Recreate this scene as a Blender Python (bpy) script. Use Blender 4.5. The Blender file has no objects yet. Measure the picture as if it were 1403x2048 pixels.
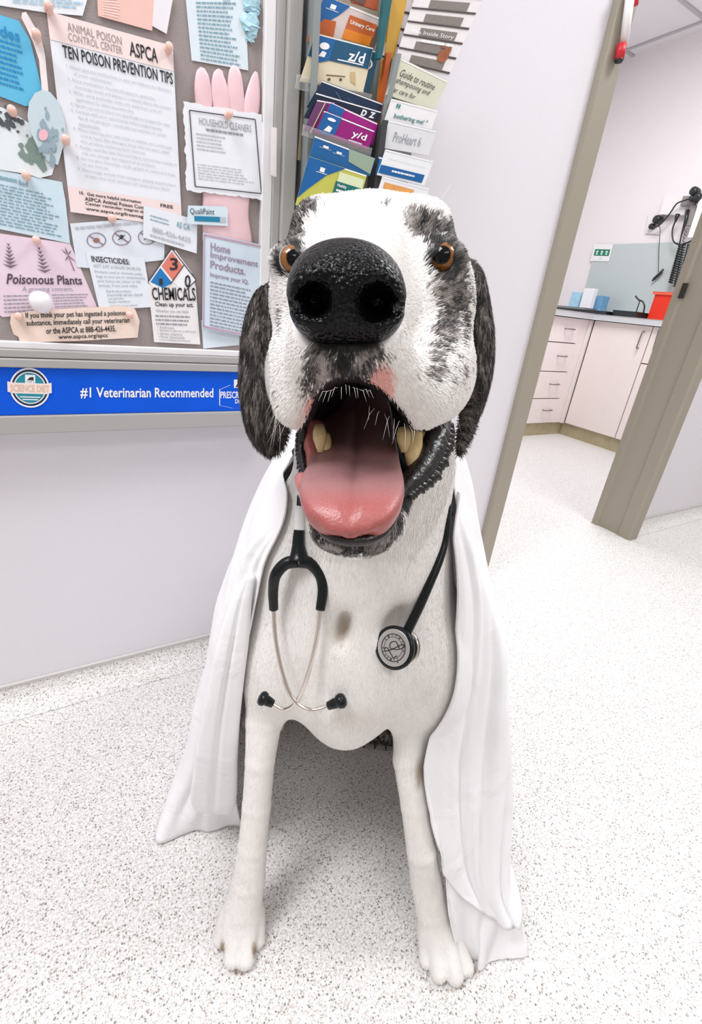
import bpy, math, random
import numpy as np
from mathutils import Vector, Matrix
random.seed(7); rng = np.random.default_rng(7)
PREVIEW = False

# ------------------------------------------------------------------ camera
F = 930.0; CX, CY = 701.5, 1024.0
K = 0.895                      # authoring units -> metres
H = 0.95                       # lens height in authoring units
def _n(v): v = np.asarray(v, float); return v/np.linalg.norm(v)
_dn = _n([470-CX, 3050-CY, F]); _up = -_dn
_fw = _n(np.array([0, 0, 1.]) - _up[2]*_up); _rt = np.cross(_fw, _up)
if _rt[0] < 0: _rt = -_rt
R0 = np.stack([_rt, _fw, _up])                 # viewer-facing axes
_c, _s = 0.84236, 0.53891                       # world x runs along the long wall
RZ = np.array([[_c, _s, 0], [-_s, _c, 0], [0, 0, 1.]])/math.hypot(_c, _s)
R = RZ @ R0                                     # world = R @ cam (cam: x right, y down, z forward)
RZ[2, 2] = 1.0; R = RZ @ R0
def V0(x, y, z): return RZ @ np.array([x, y, z], float)   # viewer-facing coords (y away from the lens) -> world
EYE = np.array([0, 0, H])
cam_d = bpy.data.cameras.new('camera'); cam = bpy.data.objects.new('camera', cam_d)
bpy.context.scene.collection.objects.link(cam)
M = np.column_stack([R[:, 0], -R[:, 1], -R[:, 2]])
m4 = Matrix([[*M[i], 0] for i in range(3)] + [[0, 0, 0, 1]])
m4.translation = Vector(EYE*K); cam.matrix_world = m4
cam_d.sensor_fit = 'VERTICAL'; cam_d.sensor_height = 24; cam_d.lens = 24*F/2048; cam_d.clip_start = 0.02
bpy.context.scene.camera = cam
S = bpy.context.scene
S.view_settings.view_transform = 'Standard'; S.view_settings.look = 'None'
S.view_settings.gamma = 1; S.view_settings.exposure = -0.26; S.view_settings.use_curve_mapping = False

# ------------------------------------------------------------------ world and lamps
wd = bpy.data.worlds.new('world'); S.world = wd; wd.use_nodes = True
wd.node_tree.nodes['Background'].inputs[0].default_value = (1.0, 0.925, 0.85, 1)
wd.node_tree.nodes['Background'].inputs[1].default_value = 0.56
E3 = np.array([1.0, 0, 0]); N3 = np.array([0, -1.0, 0]); DW = -1.0568
def W3(s, n, z): return s*E3 + (n+DW)*N3 + np.array([0, 0, z])
def lamp(name, loc, sx, sy, power, rot=0.0, col=(0.96, 0.975, 1.0), aim=None):
    l = bpy.data.lights.new(name, 'AREA'); l.shape = 'RECTANGLE'; l.size = sx; l.size_y = sy
    l.energy = power; l.color = col
    o = bpy.data.objects.new(name, l); S.collection.objects.link(o); o.location = Vector(np.array(loc)*K)
    o.rotation_euler = (0, 0, rot)
    if aim is not None:
        d = Vector(np.array(aim)*K) - o.location; o.rotation_euler = d.to_track_quat('-Z', 'Y').to_euler()
    return o
WANG = 0.0; CEIL = 3.1
lamp('ceiling_lamp', tuple(V0(1.7, 1.0, CEIL-0.03)), 0.8, 0.5, 40, WANG)
lamp('ceiling_lamp', tuple(V0(-1.1, -0.2, CEIL-0.03)), 1.2, 0.6, 62, WANG)
lamp('ceiling_lamp', tuple(V0(0.9, -1.4, CEIL-0.03)), 1.2, 0.6, 20, WANG)
lamp('ceiling_lamp', tuple(W3(2.7, -0.8, CEIL-0.03)), 1.2, 0.6, 60, WANG)
lamp('ceiling_lamp', tuple(W3(3.6, 0.9, CEIL-0.03)), 1.2, 0.6, 16, WANG)

# ------------------------------------------------------------------ pixel -> place helpers (authoring)
def ray(px, py): return R @ np.array([(px-CX)/F, (py-CY)/F, 1.0])
def at_wall(px, py, n=0.0):
    r = ray(px, py); t = ((DW+n) - EYE@N3)/(r@N3); return EYE + t*r
def at_end(px, py, s):
    r = ray(px, py); t = (s - EYE@E3)/(r@E3); return EYE + t*r
def at_z(px, py, z=0.0):
    r = ray(px, py); t = (z-H)/r[2]; return EYE + t*r
def at_depth(px, py, D): return EYE + D*ray(px, py)
def snz(p): return float(p@E3), float(p@N3-DW), float(p[2])

# ------------------------------------------------------------------ materials
MATS = {}
def mat(name, col, rough=0.6, metal=0.0, spec=0.5, noise=0.0, nscale=60, bump=0.0, trans=0.0, coat=0.0, sss=0.0, alpha=1.0):
    if name in MATS: return MATS[name]
    m = bpy.data.materials.new(name); m.use_nodes = True; nt = m.node_tree; b = nt.nodes['Principled BSDF']
    b.inputs['Base Color'].default_value = (*col, 1); b.inputs['Roughness'].default_value = rough
    b.inputs['Metallic'].default_value = metal; b.inputs['Specular IOR Level'].default_value = spec
    b.inputs['Transmission Weight'].default_value = trans; b.inputs['Coat Weight'].default_value = coat
    b.inputs['Subsurface Weight'].default_value = sss
    if sss: b.inputs['Subsurface Radius'].default_value = (0.01, 0.004, 0.003)
    tc = nt.nodes.new('ShaderNodeTexCoord'); nz = nt.nodes.new('ShaderNodeTexNoise')
    nz.inputs['Scale'].default_value = nscale; nz.inputs['Detail'].default_value = 4
    nt.links.new(tc.outputs['Object'], nz.inputs['Vector'])
    mx = nt.nodes.new('ShaderNodeMix'); mx.data_type = 'RGBA'; mx.blend_type = 'MULTIPLY'
    mx.inputs['Factor'].default_value = 1.0
    mr = nt.nodes.new('ShaderNodeMapRange'); mr.inputs[3].default_value = 1-noise; mr.inputs[4].default_value = 1+noise
    mr.inputs[1].default_value = 0.3; mr.inputs[2].default_value = 0.7
    nt.links.new(nz.outputs[0], mr.inputs[0]); mx.inputs['A'].default_value = (*col, 1)
    nt.links.new(mr.outputs[0], mx.inputs['B']); nt.links.new(mx.outputs['Result'], b.inputs['Base Color'])
    if bump:
        bp = nt.nodes.new('ShaderNodeBump'); bp.inputs['Strength'].default_value = bump; bp.inputs['Distance'].default_value = 0.002
        nt.links.new(nz.outputs[0], bp.inputs['Height']); nt.links.new(bp.outputs[0], b.inputs['Normal'])
    MATS[name] = m; return m
def rgb(r, g, b):   # display value -> linear
    f = lambda c: (c/255/12.92 if c/255 <= 0.04045 else ((c/255+0.055)/1.055)**2.4)
    return (f(r), f(g), f(b))

# ------------------------------------------------------------------ mesh helpers (authoring units in, metres out)
def link(name, verts, faces, m, parent=None, smooth=False, origin=None, label=None, cat=None, group=None, kind=None, mats=None, midx=None):
    v = np.asarray(verts, float)*K
    if parent is not None: org = np.array(parent.get('_o', (0, 0, 0)))
    elif origin is not None: org = np.asarray(origin, float)*K
    else: org = np.array([v[:, 0].mean(), v[:, 1].mean(), v[:, 2].min()])
    me = bpy.data.meshes.new(name); me.from_pydata((v-org).tolist(), [], [tuple(int(i) for i in f) for f in faces]); me.update()
    for mm in (mats or [m]): me.materials.append(mm)
    if midx is not None: me.polygons.foreach_set('material_index', midx)
    if smooth: me.polygons.foreach_set('use_smooth', [True]*len(me.polygons))
    o = bpy.data.objects.new(name, me); S.collection.objects.link(o)
    if parent is not None: o.parent = parent; o['_o'] = tuple(float(x) for x in org)
    else: o.location = org; o['_o'] = tuple(float(x) for x in org)
    tag(o, label, cat, group, kind); return o
def tag(o, label=None, cat=None, group=None, kind=None):
    if label: o['label'] = label
    if cat: o['category'] = cat
    if group: o['group'] = group
    if kind: o['kind'] = kind
def thing(name, base, label, cat, group=None):
    o = bpy.data.objects.new(name, None); S.collection.objects.link(o); b = np.asarray(base, float)*K
    o.location = b; o['_o'] = tuple(float(x) for x in b); o.empty_display_size = 0.05
    tag(o, label, cat, group); return o

class MB:
    def __init__(s): s.v = []; s.f = []
    def add(s, v, f):
        k = len(s.v); s.v += [tuple(map(float, p)) for p in v]; s.f += [tuple(i+k for i in q) for q in f]; return s
    def wbox(s, s0, s1, n0, n1, z0, z1):      # box in wall axes
        c = [W3(a, b, c) for a in (s0, s1) for b in (n0, n1) for c in (z0, z1)]
        return s.add(c, [(0, 1, 3, 2), (4, 6, 7, 5), (0, 4, 5, 1), (2, 3, 7, 6), (0, 2, 6, 4), (1, 5, 7, 3)])
    def slab(s, pts, d):                       # polygon pts extruded by vector d
        n = len(pts); d = np.asarray(d, float); a = [np.asarray(p, float) for p in pts]
        f = [tuple(range(n)), tuple(range(2*n-1, n-1, -1))] + [(i, (i+1) % n, n+(i+1) % n, n+i) for i in range(n)]
        return s.add(a+[p+d for p in a], f)
    def tube(s, pts, rad, seg=12, caps=True):
        pts = np.asarray(pts, float); n = len(pts); rad = np.broadcast_to(np.asarray(rad, float), (n,))
        t = np.gradient(pts, axis=0); t /= np.linalg.norm(t, axis=1)[:, None]+1e-12
        u = np.cross(t[0], [0.3, 0.2, 1.0]); u /= np.linalg.norm(u); V = []
        for i in range(n):
            u = u - (u@t[i])*t[i]; u /= np.linalg.norm(u); w = np.cross(t[i], u)
            for j in range(seg):
                a = 2*math.pi*j/seg; V.append(pts[i]+rad[i]*(math.cos(a)*u+math.sin(a)*w))
        f = [(i*seg+j, i*seg+(j+1) % seg, (i+1)*seg+(j+1) % seg, (i+1)*seg+j) for i in range(n-1) for j in range(seg)]
        if caps: f += [tuple(range(seg-1, -1, -1)), tuple(range((n-1)*seg, n*seg))]
        return s.add(V, f)
    def lathe(s, c, ax, prof, seg=20):          # prof list of (t along ax, r)
        c = np.asarray(c, float); ax = _n(ax); u = np.cross(ax, [0.31, 0.17, 0.93]); u /= np.linalg.norm(u); w = np.cross(ax, u)
        V = [c+t*ax+r*(math.cos(2*math.pi*j/seg)*u+math.sin(2*math.pi*j/seg)*w) for t, r in prof for j in range(seg)]
        f = [(i*seg+j, i*seg+(j+1) % seg, (i+1)*seg+(j+1) % seg, (i+1)*seg+j) for i in range(len(prof)-1) for j in range(seg)]
        f += [tuple(range(seg-1, -1, -1)), tuple(range((len(prof)-1)*seg, len(prof)*seg))]
        return s.add(V, f)
    def build(s, name, m, parent=None, **k): return link(name, s.v, s.f, m, parent, **k)
def spline(pts, n=8):
    P = np.asarray(pts, float); P = np.vstack([2*P[0]-P[1], P, 2*P[-1]-P[-2]]); out = []
    for i in range(1, len(P)-2):
        for t in np.linspace(0, 1, n, endpoint=False):
            a, b, c, d = P[i-1:i+3]
            out.append(0.5*((2*b)+(-a+c)*t+(2*a-5*b+4*c-d)*t*t+(-a+3*b-3*c+d)*t**3))
    out.append(P[-2]); return np.array(out)
def bevel(o, w=0.002, seg=2):
    b = o.modifiers.new('bevel', 'BEVEL'); b.width = w*K; b.segments = seg; b.limit_method = 'ANGLE'; return o

# lettering: a text mesh laid on a quad (TL, TR, BR, BL)
_tc = {}
def text_mesh(txt, bold=False, shear=0.0):
    k = (txt, bold, shear)
    if k in _tc: return _tc[k]
    c = bpy.data.curves.new('t', 'FONT'); c.body = txt; c.size = 1; c.resolution_u = 2; c.shear = shear
    if bold: c.offset = 0.018
    o = bpy.data.objects.new('t', c); S.collection.objects.link(o)
    me = bpy.data.meshes.new_from_object(o.evaluated_get(bpy.context.evaluated_depsgraph_get()) if False else o)
    v = np.array([x.co[:] for x in me.vertices]); f = [tuple(p.vertices) for p in me.polygons]
    bpy.data.objects.remove(o); bpy.data.curves.remove(c); bpy.data.meshes.remove(me)
    if len(v):
        v[:, 0] -= v[:, 0].min(); v[:, 1] -= v[:, 1].min()
        _tc[k] = (v, f, v[:, 0].max(), v[:, 1].max())
    else: _tc[k] = (np.zeros((0, 3)), [], 1, 1)
    return _tc[k]
class Quad:
    def __init__(s, corners): s.c = [np.asarray(p, float) for p in corners]; s.n = _n(np.cross(s.c[1]-s.c[0], s.c[3]-s.c[0])); s.n *= (1 if s.n@(EYE-s.c[0]) > 0 else -1)
    def p(s, u, v, e=0.0):
        a, b, c, d = s.c; return (a*(1-u)+b*u)*(1-v)+(d*(1-u)+c*u)*v+e*s.n
    def text(s, mb, txt, u0, v0, u1, v1, bold=False, shear=0.0, e=0.0009):
        V, f, w, h = text_mesh(txt, bold, shear)
        if len(V): mb.add([s.p(u0+(u1-u0)*x/w, v1-(v1-v0)*y/h, e) for x, y, _ in V], f)
    def rect(s, mb, u0, v0, u1, v1, e=0.0006): mb.add([s.p(u0, v0, e), s.p(u1, v0, e), s.p(u1, v1, e), s.p(u0, v1, e)], [(0, 1, 2, 3)])
    def poly(s, mb, uv, e=0.0006): mb.add([s.p(u, v, e) for u, v in uv], [tuple(range(len(uv)))])
    def lines(s, mb, u0, v0, u1, v1, n, fill=0.45, e=0.0006, seed=0, ragged=0.25):   # rows of word-like print too small to read
        r = random.Random(seed); dv = (v1-v0)/n
        for i in range(n):
            u = u0; end = u1-(u1-u0)*ragged*r.random()
            while u < end:
                w = (u1-u0)*r.uniform(0.03, 0.13); w = min(w, end-u)
                if w > 0.01: s.rect(mb, u, v0+i*dv+dv*0.2, u+w, v0+i*dv+dv*(0.2+fill), e)
                u += w+(u1-u0)*0.018
    def line(s, mb, u0, v0, u1, v1, w, e=0.0007, asp=1.0):
        d = np.array([u1-u0, (v1-v0)/asp]); L = np.linalg.norm(d)+1e-9; px = -d[1]/L*w/2; py = d[0]/L*w/2*asp
        mb.add([s.p(u0+px, v0+py, e), s.p(u1+px, v1+py, e), s.p(u1-px, v1-py, e), s.p(u0-px, v0-py, e)], [(0, 1, 2, 3)])
    def ring(s, mb, cu, cv, r0, r1, asp=1.0, e=0.0007, seg=32):
        V = []; 
        for j in range(seg):
            a = 2*math.pi*j/seg
            V += [s.p(cu+r0*math.cos(a), cv+r0*asp*math.sin(a), e), s.p(cu+r1*math.cos(a), cv+r1*asp*math.sin(a), e)]
        mb.add(V, [(2*j, 2*j+1, (2*j+3) % (2*seg), (2*j+2) % (2*seg)) for j in range(seg)])
# ------------------------------------------------------------------ room shell
def floor_mat():
    m = bpy.data.materials.new('speckled_vinyl'); m.use_nodes = True; nt = m.node_tree; b = nt.nodes['Principled BSDF']; L = nt.links.new
    tc = nt.nodes.new('ShaderNodeTexCoord'); last = None
    base = nt.nodes.new('ShaderNodeTexNoise'); base.inputs['Scale'].default_value = 260; base.inputs['Detail'].default_value = 3
    L(tc.outputs['Object'], base.inputs['Vector'])
    cr = nt.nodes.new('ShaderNodeValToRGB'); cr.color_ramp.elements[0].position = 0.3; cr.color_ramp.elements[1].position = 0.62
    cr.color_ramp.elements[0].color = (0.62, 0.585, 0.56, 1); cr.color_ramp.elements[1].color = (0.86, 0.85, 0.845, 1)
    L(base.outputs[0], cr.inputs[0]); last = cr.outputs[0]
    for sc, th, col, rnd in ((300, 0.42, (0.17, 0.14, 0.115), 0.80), (420, 0.42, (0.42, 0.36, 0.31), 0.60), (150, 0.17, (0.08, 0.075, 0.07), 0.93)):
        mp = nt.nodes.new('ShaderNodeMapping'); mp.inputs['Location'].default_value = (sc*0.01, sc*0.02, 0); L(tc.outputs['Object'], mp.inputs[0])
        wn = nt.nodes.new('ShaderNodeTexNoise'); wn.inputs['Scale'].default_value = 420; L(mp.outputs[0], wn.inputs['Vector'])
        ad = nt.nodes.new('ShaderNodeMix'); ad.data_type = 'VECTOR'; ad.inputs['Factor'].default_value = 0.004; L(mp.outputs[0], ad.inputs['A']); L(wn.outputs['Color'], ad.inputs['B'])
        vo = nt.nodes.new('ShaderNodeTexVoronoi'); vo.inputs['Scale'].default_value = sc; L(ad.outputs['Result'], vo.inputs['Vector'])
        lt = nt.nodes.new('ShaderNodeMath'); lt.operation = 'LESS_THAN'; lt.inputs[1].default_value = th; L(vo.outputs['Distance'], lt.inputs[0])
        sp = nt.nodes.new('ShaderNodeSeparateColor'); L(vo.outputs['Color'], sp.inputs[0])
        gt = nt.nodes.new('ShaderNodeMath'); gt.operation = 'GREATER_THAN'; gt.inputs[1].default_value = rnd; L(sp.outputs[0], gt.inputs[0])
        mu = nt.nodes.new('ShaderNodeMath'); mu.operation = 'MULTIPLY'; L(lt.outputs[0], mu.inputs[0]); L(gt.outputs[0], mu.inputs[1])
        m2 = nt.nodes.new('ShaderNodeMath'); m2.operation = 'MULTIPLY'; m2.inputs[1].default_value = 0.85; L(mu.outputs[0], m2.inputs[0])
        mx = nt.nodes.new('ShaderNodeMix'); mx.data_type = 'RGBA'; L(m2.outputs[0], mx.inputs['Factor']); L(last, mx.inputs['A']); mx.inputs['B'].default_value = (*col, 1)
        last = mx.outputs['Result']
    L(last, b.inputs['Base Color']); b.inputs['Roughness'].default_value = 0.42; b.inputs['Specular IOR Level'].default_value = 0.35
    return m
FLOORM = floor_mat()
WALLM = mat('painted_wall', rgb(226, 222, 228), 0.75, noise=0.012, nscale=500, bump=0.15)
WALL2 = mat('far_room_wall', rgb(240, 234, 234), 0.75, noise=0.008, nscale=300)
METAL = mat('painted_door_frame', rgb(158, 150, 136), 0.5, noise=0.035, nscale=900)
ALU = mat('brushed_aluminium', rgb(176, 174, 172), 0.45, metal=0.25, noise=0.03, nscale=700)
fl = MB(); c = [W3(-4, 5, 0), W3(7, 5, 0), W3(7, -4, 0), W3(-4, -4, 0)]; fl.slab(c, (0, 0, -0.1))
fl.build('floor', FLOORM, kind='structure', origin=(0, 0, 0))
ce = MB(); ce.slab([W3(-1.7, -3.2, CEIL), W3(5.6, -3.2, CEIL), W3(5.6, 3.5, CEIL), W3(-1.7, 3.5, CEIL)], (0, 0, 0.1))
ce.build('ceiling', mat('ceiling_tile', rgb(236, 234, 236), 0.9, noise=0.02, nscale=250), kind='structure', origin=(0, 0, CEIL))
TH = 0.17; ZT = 2.45
MB().wbox(-1.7, 1.262, -TH, 0, 0, CEIL).build('wall_front', WALLM, kind='structure')
MB().wbox(2.38, 5.6, -TH+0.01, -0.05, 0, CEIL).build('wall_right', WALLM, kind='structure')
MB().wbox(1.262, 2.38, -TH, 0, ZT, CEIL).build('wall_header', WALLM, kind='structure')
# far room
MB().wbox(-1.0, 4.62, -2.72, -2.62, 0, CEIL).build('wall_back', WALL2, kind='structure')
MB().wbox(4.568, 4.668, -2.62, -TH, 0, CEIL).build('wall_end', WALL2, kind='structure')
# ceiling grid
g = MB()
for k in range(12): g.wbox(-1.0, 5.4, -2.42+k*0.32*2-0.012, -2.42+k*0.64+0.012, CEIL-0.012, CEIL-0.002)
for k in range(9): g.wbox(-0.6+k*0.72-0.012, -0.6+k*0.72+0.012, -2.6, 3.0, CEIL-0.010, CEIL-0.002)
g.build('trim_1', mat('ceiling_grid', rgb(190, 188, 190), 0.6), kind='structure')
# door frame: welded steel jambs, each a stepped section
def jamb(name, prof, z1):
    m = MB(); m.slab([W3(s, n, 0.0) for s, n in prof], (0, 0, z1)); return m
j = jamb('j', [(1.258, 0.0), (1.258, 0.022), (1.322, 0.022), (1.328, 0.016), (1.328, -0.07), (1.345, -0.07), (1.345, -0.19), (1.258, -0.19)], ZT+0.05)
bevel(j.build('trim_2', METAL, kind='structure'), 0.003)
j = jamb('j', [(2.318, -0.19), (2.318, -0.155), (2.327, -0.150), (2.327, -0.045), (2.318, -0.04), (2.318, 0.016), (2.326, 0.024), (2.384, 0.024), (2.392, 0.016), (2.392, -0.05), (2.385, -0.19)], ZT+0.05)
jo = bevel(j.build('trim_3', METAL, kind='structure'), 0.003)
MB().wbox(1.258, 2.39, -0.19, 0.022, ZT, ZT+0.06).build('trim_4', METAL, kind='structure')
# strike hole and scuffs in the right jamb
q = snz(at_end(1368, 582, 2.326)); st = MB(); st.wbox(2.312, 2.3175, q[1]-0.012, q[1]+0.012, q[2]-0.03, q[2]+0.03)
bevel(st.build('strike_plate', mat('dark_hole', (0.02, 0.018, 0.017), 0.5), jo), 0.003)
# coved vinyl skirting, speckled like the floor, with a thin grey bead on top
def cove(s0, s1, n0, name):
    prof = [(0.0, 0.055), (0.004, 0.055)]+[(0.004+0.04*(1-math.cos(a)), 0.004+0.048*(1-math.sin(a))) for a in np.linspace(0.1, math.pi/2, 8)]+[(0.06, 0.001), (0.0, 0.001)]
    m = MB(); a = [W3(s0, n0+p, z) for p, z in prof]; m.slab(a, (s1-s0)*E3)
    m.build(name, FLOORM, kind='structure', smooth=False, origin=(0, 0, 0))
    b = MB(); b.wbox(s0, s1, n0, n0+0.007, 0.054, 0.062); return b
bevel(cove(-1.7, 1.258, 0, 'baseboard_left').build('baseboard_bead', mat('skirting_bead', rgb(200, 196, 192), 0.5), kind='structure'), 0.002)
bevel(cove(2.392, 5.6, -0.05, 'baseboard_right').build('baseboard_bead', MATS['skirting_bead'], kind='structure'), 0.002)

# ------------------------------------------------------------------ far room cabinets
LAM = mat('white_laminate', rgb(243, 232, 228), 0.4, noise=0.01, nscale=30)
GAP = mat('cabinet_gap', rgb(120, 108, 98), 0.7); CHR = mat('chrome', rgb(150, 145, 142), 0.25, metal=0.9)
KICK = mat('toe_kick', rgb(176, 164, 132), 0.6, noise=0.12, nscale=14)
CT = mat('grey_countertop', rgb(205, 208, 210), 0.35, noise=0.02, nscale=200)
def handle_bar(a, b, out, r=0.005):
    a, b, out = map(np.asarray, (a, b, out)); m = MB()
    return m.tube(spline([a, a+out*0.9, (a+b)/2+out, b+out*0.9, b], 6), r, 8)
CB = thing('drawer_cabinet', W3(3.4, -2.1, 0), 'white four-drawer base cabinet beside the left door frame', 'cabinet')
MB().wbox(2.9, 3.92, -2.6, -1.64, 0.11, 1.0).build('body', GAP, CB)
bevel(MB().wbox(3.88, 3.925, -1.64, -1.61, 0.11, 0.995).build('filler_panel', LAM, CB), 0.002)
MB().wbox(2.9, 3.955, -2.6, -1.64, 0, 0.11).build('toe_kick', KICK, CB)
zs = [0.115, 0.335, 0.565, 0.80, 0.998]
for i in range(4):
    d = bevel(MB().wbox(3.42, 3.775, -1.64, -1.62, zs[i]+0.003, zs[i+1]-0.004).build('drawer', LAM, CB), 0.002)
    zc = zs[i]+(zs[i+1]-zs[i])*0.55
    handle_bar(W3(3.585, -1.62, zc), W3(3.685, -1.62, zc), N3*0.028).build('handle', CHR, d, smooth=True)
bevel(MB().wbox(3.78, 3.877, -1.64, -1.624, 0.115, 0.995).build('side_panel', LAM, CB), 0.002)
bevel(MB().wbox(2.9, 3.416, -1.64, -1.62, 0.115, 0.995).build('end_panel', LAM, CB), 0.002)
CD = thing('door_cabinet', W3(4.2, -1.1, 0), 'long white base cabinet with door and bar handles under the red box', 'cabinet')
MB().wbox(3.94, 4.56, -1.62, -0.2, 0.11, 1.0).build('body', GAP, CD)
MB().wbox(3.94, 4.56, -1.639, -0.2, 0, 0.11).build('toe_kick', KICK, CD)
d = bevel(MB().wbox(3.92, 3.94, -1.60, -1.108, 0.115, 0.995).build('door', LAM, CD), 0.002)
h0 = at_end(1288, 664, 3.92); h1 = at_end(1276, 696, 3.92)
handle_bar(h0, h1, -E3*0.03).build('handle', CHR, d, smooth=True)
d = bevel(MB().wbox(3.92, 3.94, -1.10, -0.6, 0.115, 0.72).build('door', LAM, CD), 0.002)
d2 = bevel(MB().wbox(3.92, 3.94, -1.10, -0.6, 0.728, 0.995).build('drawer', LAM, CD), 0.002)
h0 = at_end(1322, 658, 3.92); h1 = at_end(1309, 700, 3.92)
handle_bar(h0, h1, -E3*0.03).build('handle', CHR, d2, smooth=True)
ct = MB(); o_ = [W3(2.9, -2.6, 1.0), W3(4.56, -2.6, 1.0), W3(4.56, -0.2, 1.0), W3(3.89, -0.2, 1.0), W3(3.89, -1.59, 1.0), W3(2.9, -1.59, 1.0)]
ct.slab(o_, (0, 0, 0.045)); CTo = bevel(ct.build('countertop', CT, label='L-shaped pale grey countertop over the white cabinets', cat='countertop'), 0.004)
ZC = 1.045
def cpt(px, py): return at_z(px, py, ZC)
# grey-green splash panel, notice sticker
sp = MB(); sp.wbox(4.548, 4.56, -2.24, -0.9, 1.09, 1.66)
bevel(sp.build('splash_panel', mat('splash_grey_green', rgb(192, 202, 200), 0.35, noise=0.02, nscale=100), label='large grey-green splash panel on the wall above the countertop', cat='panel'), 0.004)
qs = Quad([at_end(1188, 488, 4.545), at_end(1226, 489, 4.545), at_end(1217, 523, 4.545), at_end(1180, 522, 4.545)])
pg = MB(); pg.slab(qs.c, -E3*0.003); st = pg.build('safety_sticker', mat('sticker_white', rgb(240, 240, 240), 0.5), label='white sticker with green symbol strip at the splash panel corner', cat='sticker')
g = MB(); qs.rect(g, 0.12, 0.30, 0.92, 0.68, 0.004); g.build('green_band', mat('sticker_green', rgb(20, 120, 90), 0.5), st)
g = MB()
for u in (0.27, 0.52, 0.77): qs.ring(g, u, 0.44, 0.0, 0.07, 0.9, 0.0045, 12); qs.rect(g, u-0.05, 0.52, u+0.05, 0.62, 0.0045)
qs.rect(g, 0.47, 0.76, 0.56, 0.88, 0.0045); g.build('pictogram', mat('picto_pale', rgb(200, 232, 220), 0.5), st)

# things on the counter
def frame_box(c, ax, ay, sx, sy, sz):   # box from centre-bottom c, half sizes along ax, ay and height
    ax = np.asarray(ax, float); ay = np.asarray(ay, float); m = MB()
    p = [c-ax*sx-ay*sy, c+ax*sx-ay*sy, c+ax*sx+ay*sy, c-ax*sx+ay*sy]; return m.slab(p, (0, 0, sz))
# red container
cb = cpt(1318, 636); RB = mat('red_plastic', rgb(222, 44, 14), 0.4, noise=0.03, nscale=60)
rc = thing('sharps_container', W3(4.22, -1.18, ZC), 'bright red open box on the countertop beside the right door frame', 'container')
m = frame_box(W3(4.23, -1.13, ZC), E3, N3, 0.13, 0.15, 0.19); bevel(m.build('box', RB, rc), 0.008)
m = frame_box(W3(4.23, -1.14, ZC+0.185), E3, N3, 0.137, 0.157, 0.018); bevel(m.build('rim', mat('red_rim', rgb(250, 110, 80), 0.4), rc), 0.005)
# black tray, cable, glasses
TB = mat('black_plastic', (0.018, 0.022, 0.024), 0.3)
tr = thing('instrument_tray', W3(4.15, -1.75, ZC), 'long black and grey flat tray along the countertop edge', 'tray')
m = frame_box(W3(4.03, -1.80, ZC), E3, N3, 0.10, 0.27, 0.028); bevel(m.build('tray_base', TB, tr), 0.006)
m = frame_box(W3(4.03, -1.90, ZC+0.0285), E3, N3, 0.085, 0.15, 0.014); bevel(m.build('tray_lid', mat('grey_plastic', rgb(150, 155, 156), 0.4), tr), 0.004)
m = frame_box(W3(4.08, -1.41, ZC), E3, N3, 0.09, 0.105, 0.045); bevel(m.build('black_case', TB, label='black case on the countertop just left of the red box', cat='case'), 0.006)
pc = [at_end(1270, 592, 4.12), at_end(1277, 600, 4.12), at_end(1284, 603, 4.12), at_end(1288, 612, 4.12)]; pb = at_end(1288, 620, 4.12); pb[2] = ZC+0.046
eg = MB().tube(spline(pc+[pb], 6), 0.006, 8)
pe = [at_end(1279, 600, 4.12), at_end(1277, 607, 4.12)]; pb2 = at_end(1274, 616, 4.12); pb2[2] = ZC+0.046
eg.tube(spline(pe+[pb2], 6), 0.004, 8)
eg.build('eyeglasses', TB, label='dark wire glasses standing folded on the black case', cat='glasses', smooth=True)
# glove boxes and white card
BB = mat('pale_blue_card', rgb(168, 210, 232), 0.6, noise=0.12, nscale=25); BB2 = mat('mid_blue_card', rgb(110, 160, 196), 0.6, noise=0.12, nscale=30)
WH = mat('white_card', rgb(240, 240, 244), 0.6)
def cbox(px0, px1, pyb, pyt, s, dep, m_, label, name='glove_box'):
    a = at_end(px0, pyb, s); b = at_end(px1, pyb, s); t = at_end(px0, pyt, s); n0, n1 = sorted((snz(a)[1], snz(b)[1])); zt = t[2]
    mm = MB(); mm.wbox(s, s+dep, n0, n1, ZC, zt); return bevel(mm.build(name, m_, label=label, cat='box'), 0.004)
b1 = cbox(1137, 1157, 606, 583, 4.30, 0.10, BB, 'pale blue glove box at the far left of the countertop')
b2 = cbox(1160, 1181, 604, 576, 4.26, 0.06, WH, 'white box standing between the two blue boxes', 'card_box')
b3 = cbox(1180, 1203, 604, 590, 4.34, 0.10, BB2, 'low mid-blue box right of the white box')
# wall diagnostic set: backplate, plugs, coiled cords, handles
def ep(px, py, d=0.0): return at_end(px, py, 4.56-d)
DS = thing('diagnostic_set', ep(1350, 460), 'wall-mounted diagnostic set with coiled black cords near the right door frame', 'medical instrument')
def eplate(pts, d, th, name, m_, par=None, **k):
    mm = MB(); mm.slab([ep(*p, d) for p in pts], E3*th); return bevel(mm.build(name, m_, par, **k), 0.003)
eplate([(1330, 392), (1376, 391), (1366, 429), (1318, 428)], 0.05, 0.05, 'wall_box', mat('white_plastic', rgb(240, 236, 234), 0.4), DS)
eplate([(1366, 393), (1392, 392), (1386, 410), (1360, 411)], 0.08, 0.03, 'backplate', mat('grey_plate', rgb(150, 146, 142), 0.4), DS)
eplate([(1380, 411), (1391, 411), (1382, 450), (1368, 450)], 0.09, 0.03, 'instrument_cradle', MATS['grey_plate'], DS)
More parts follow.
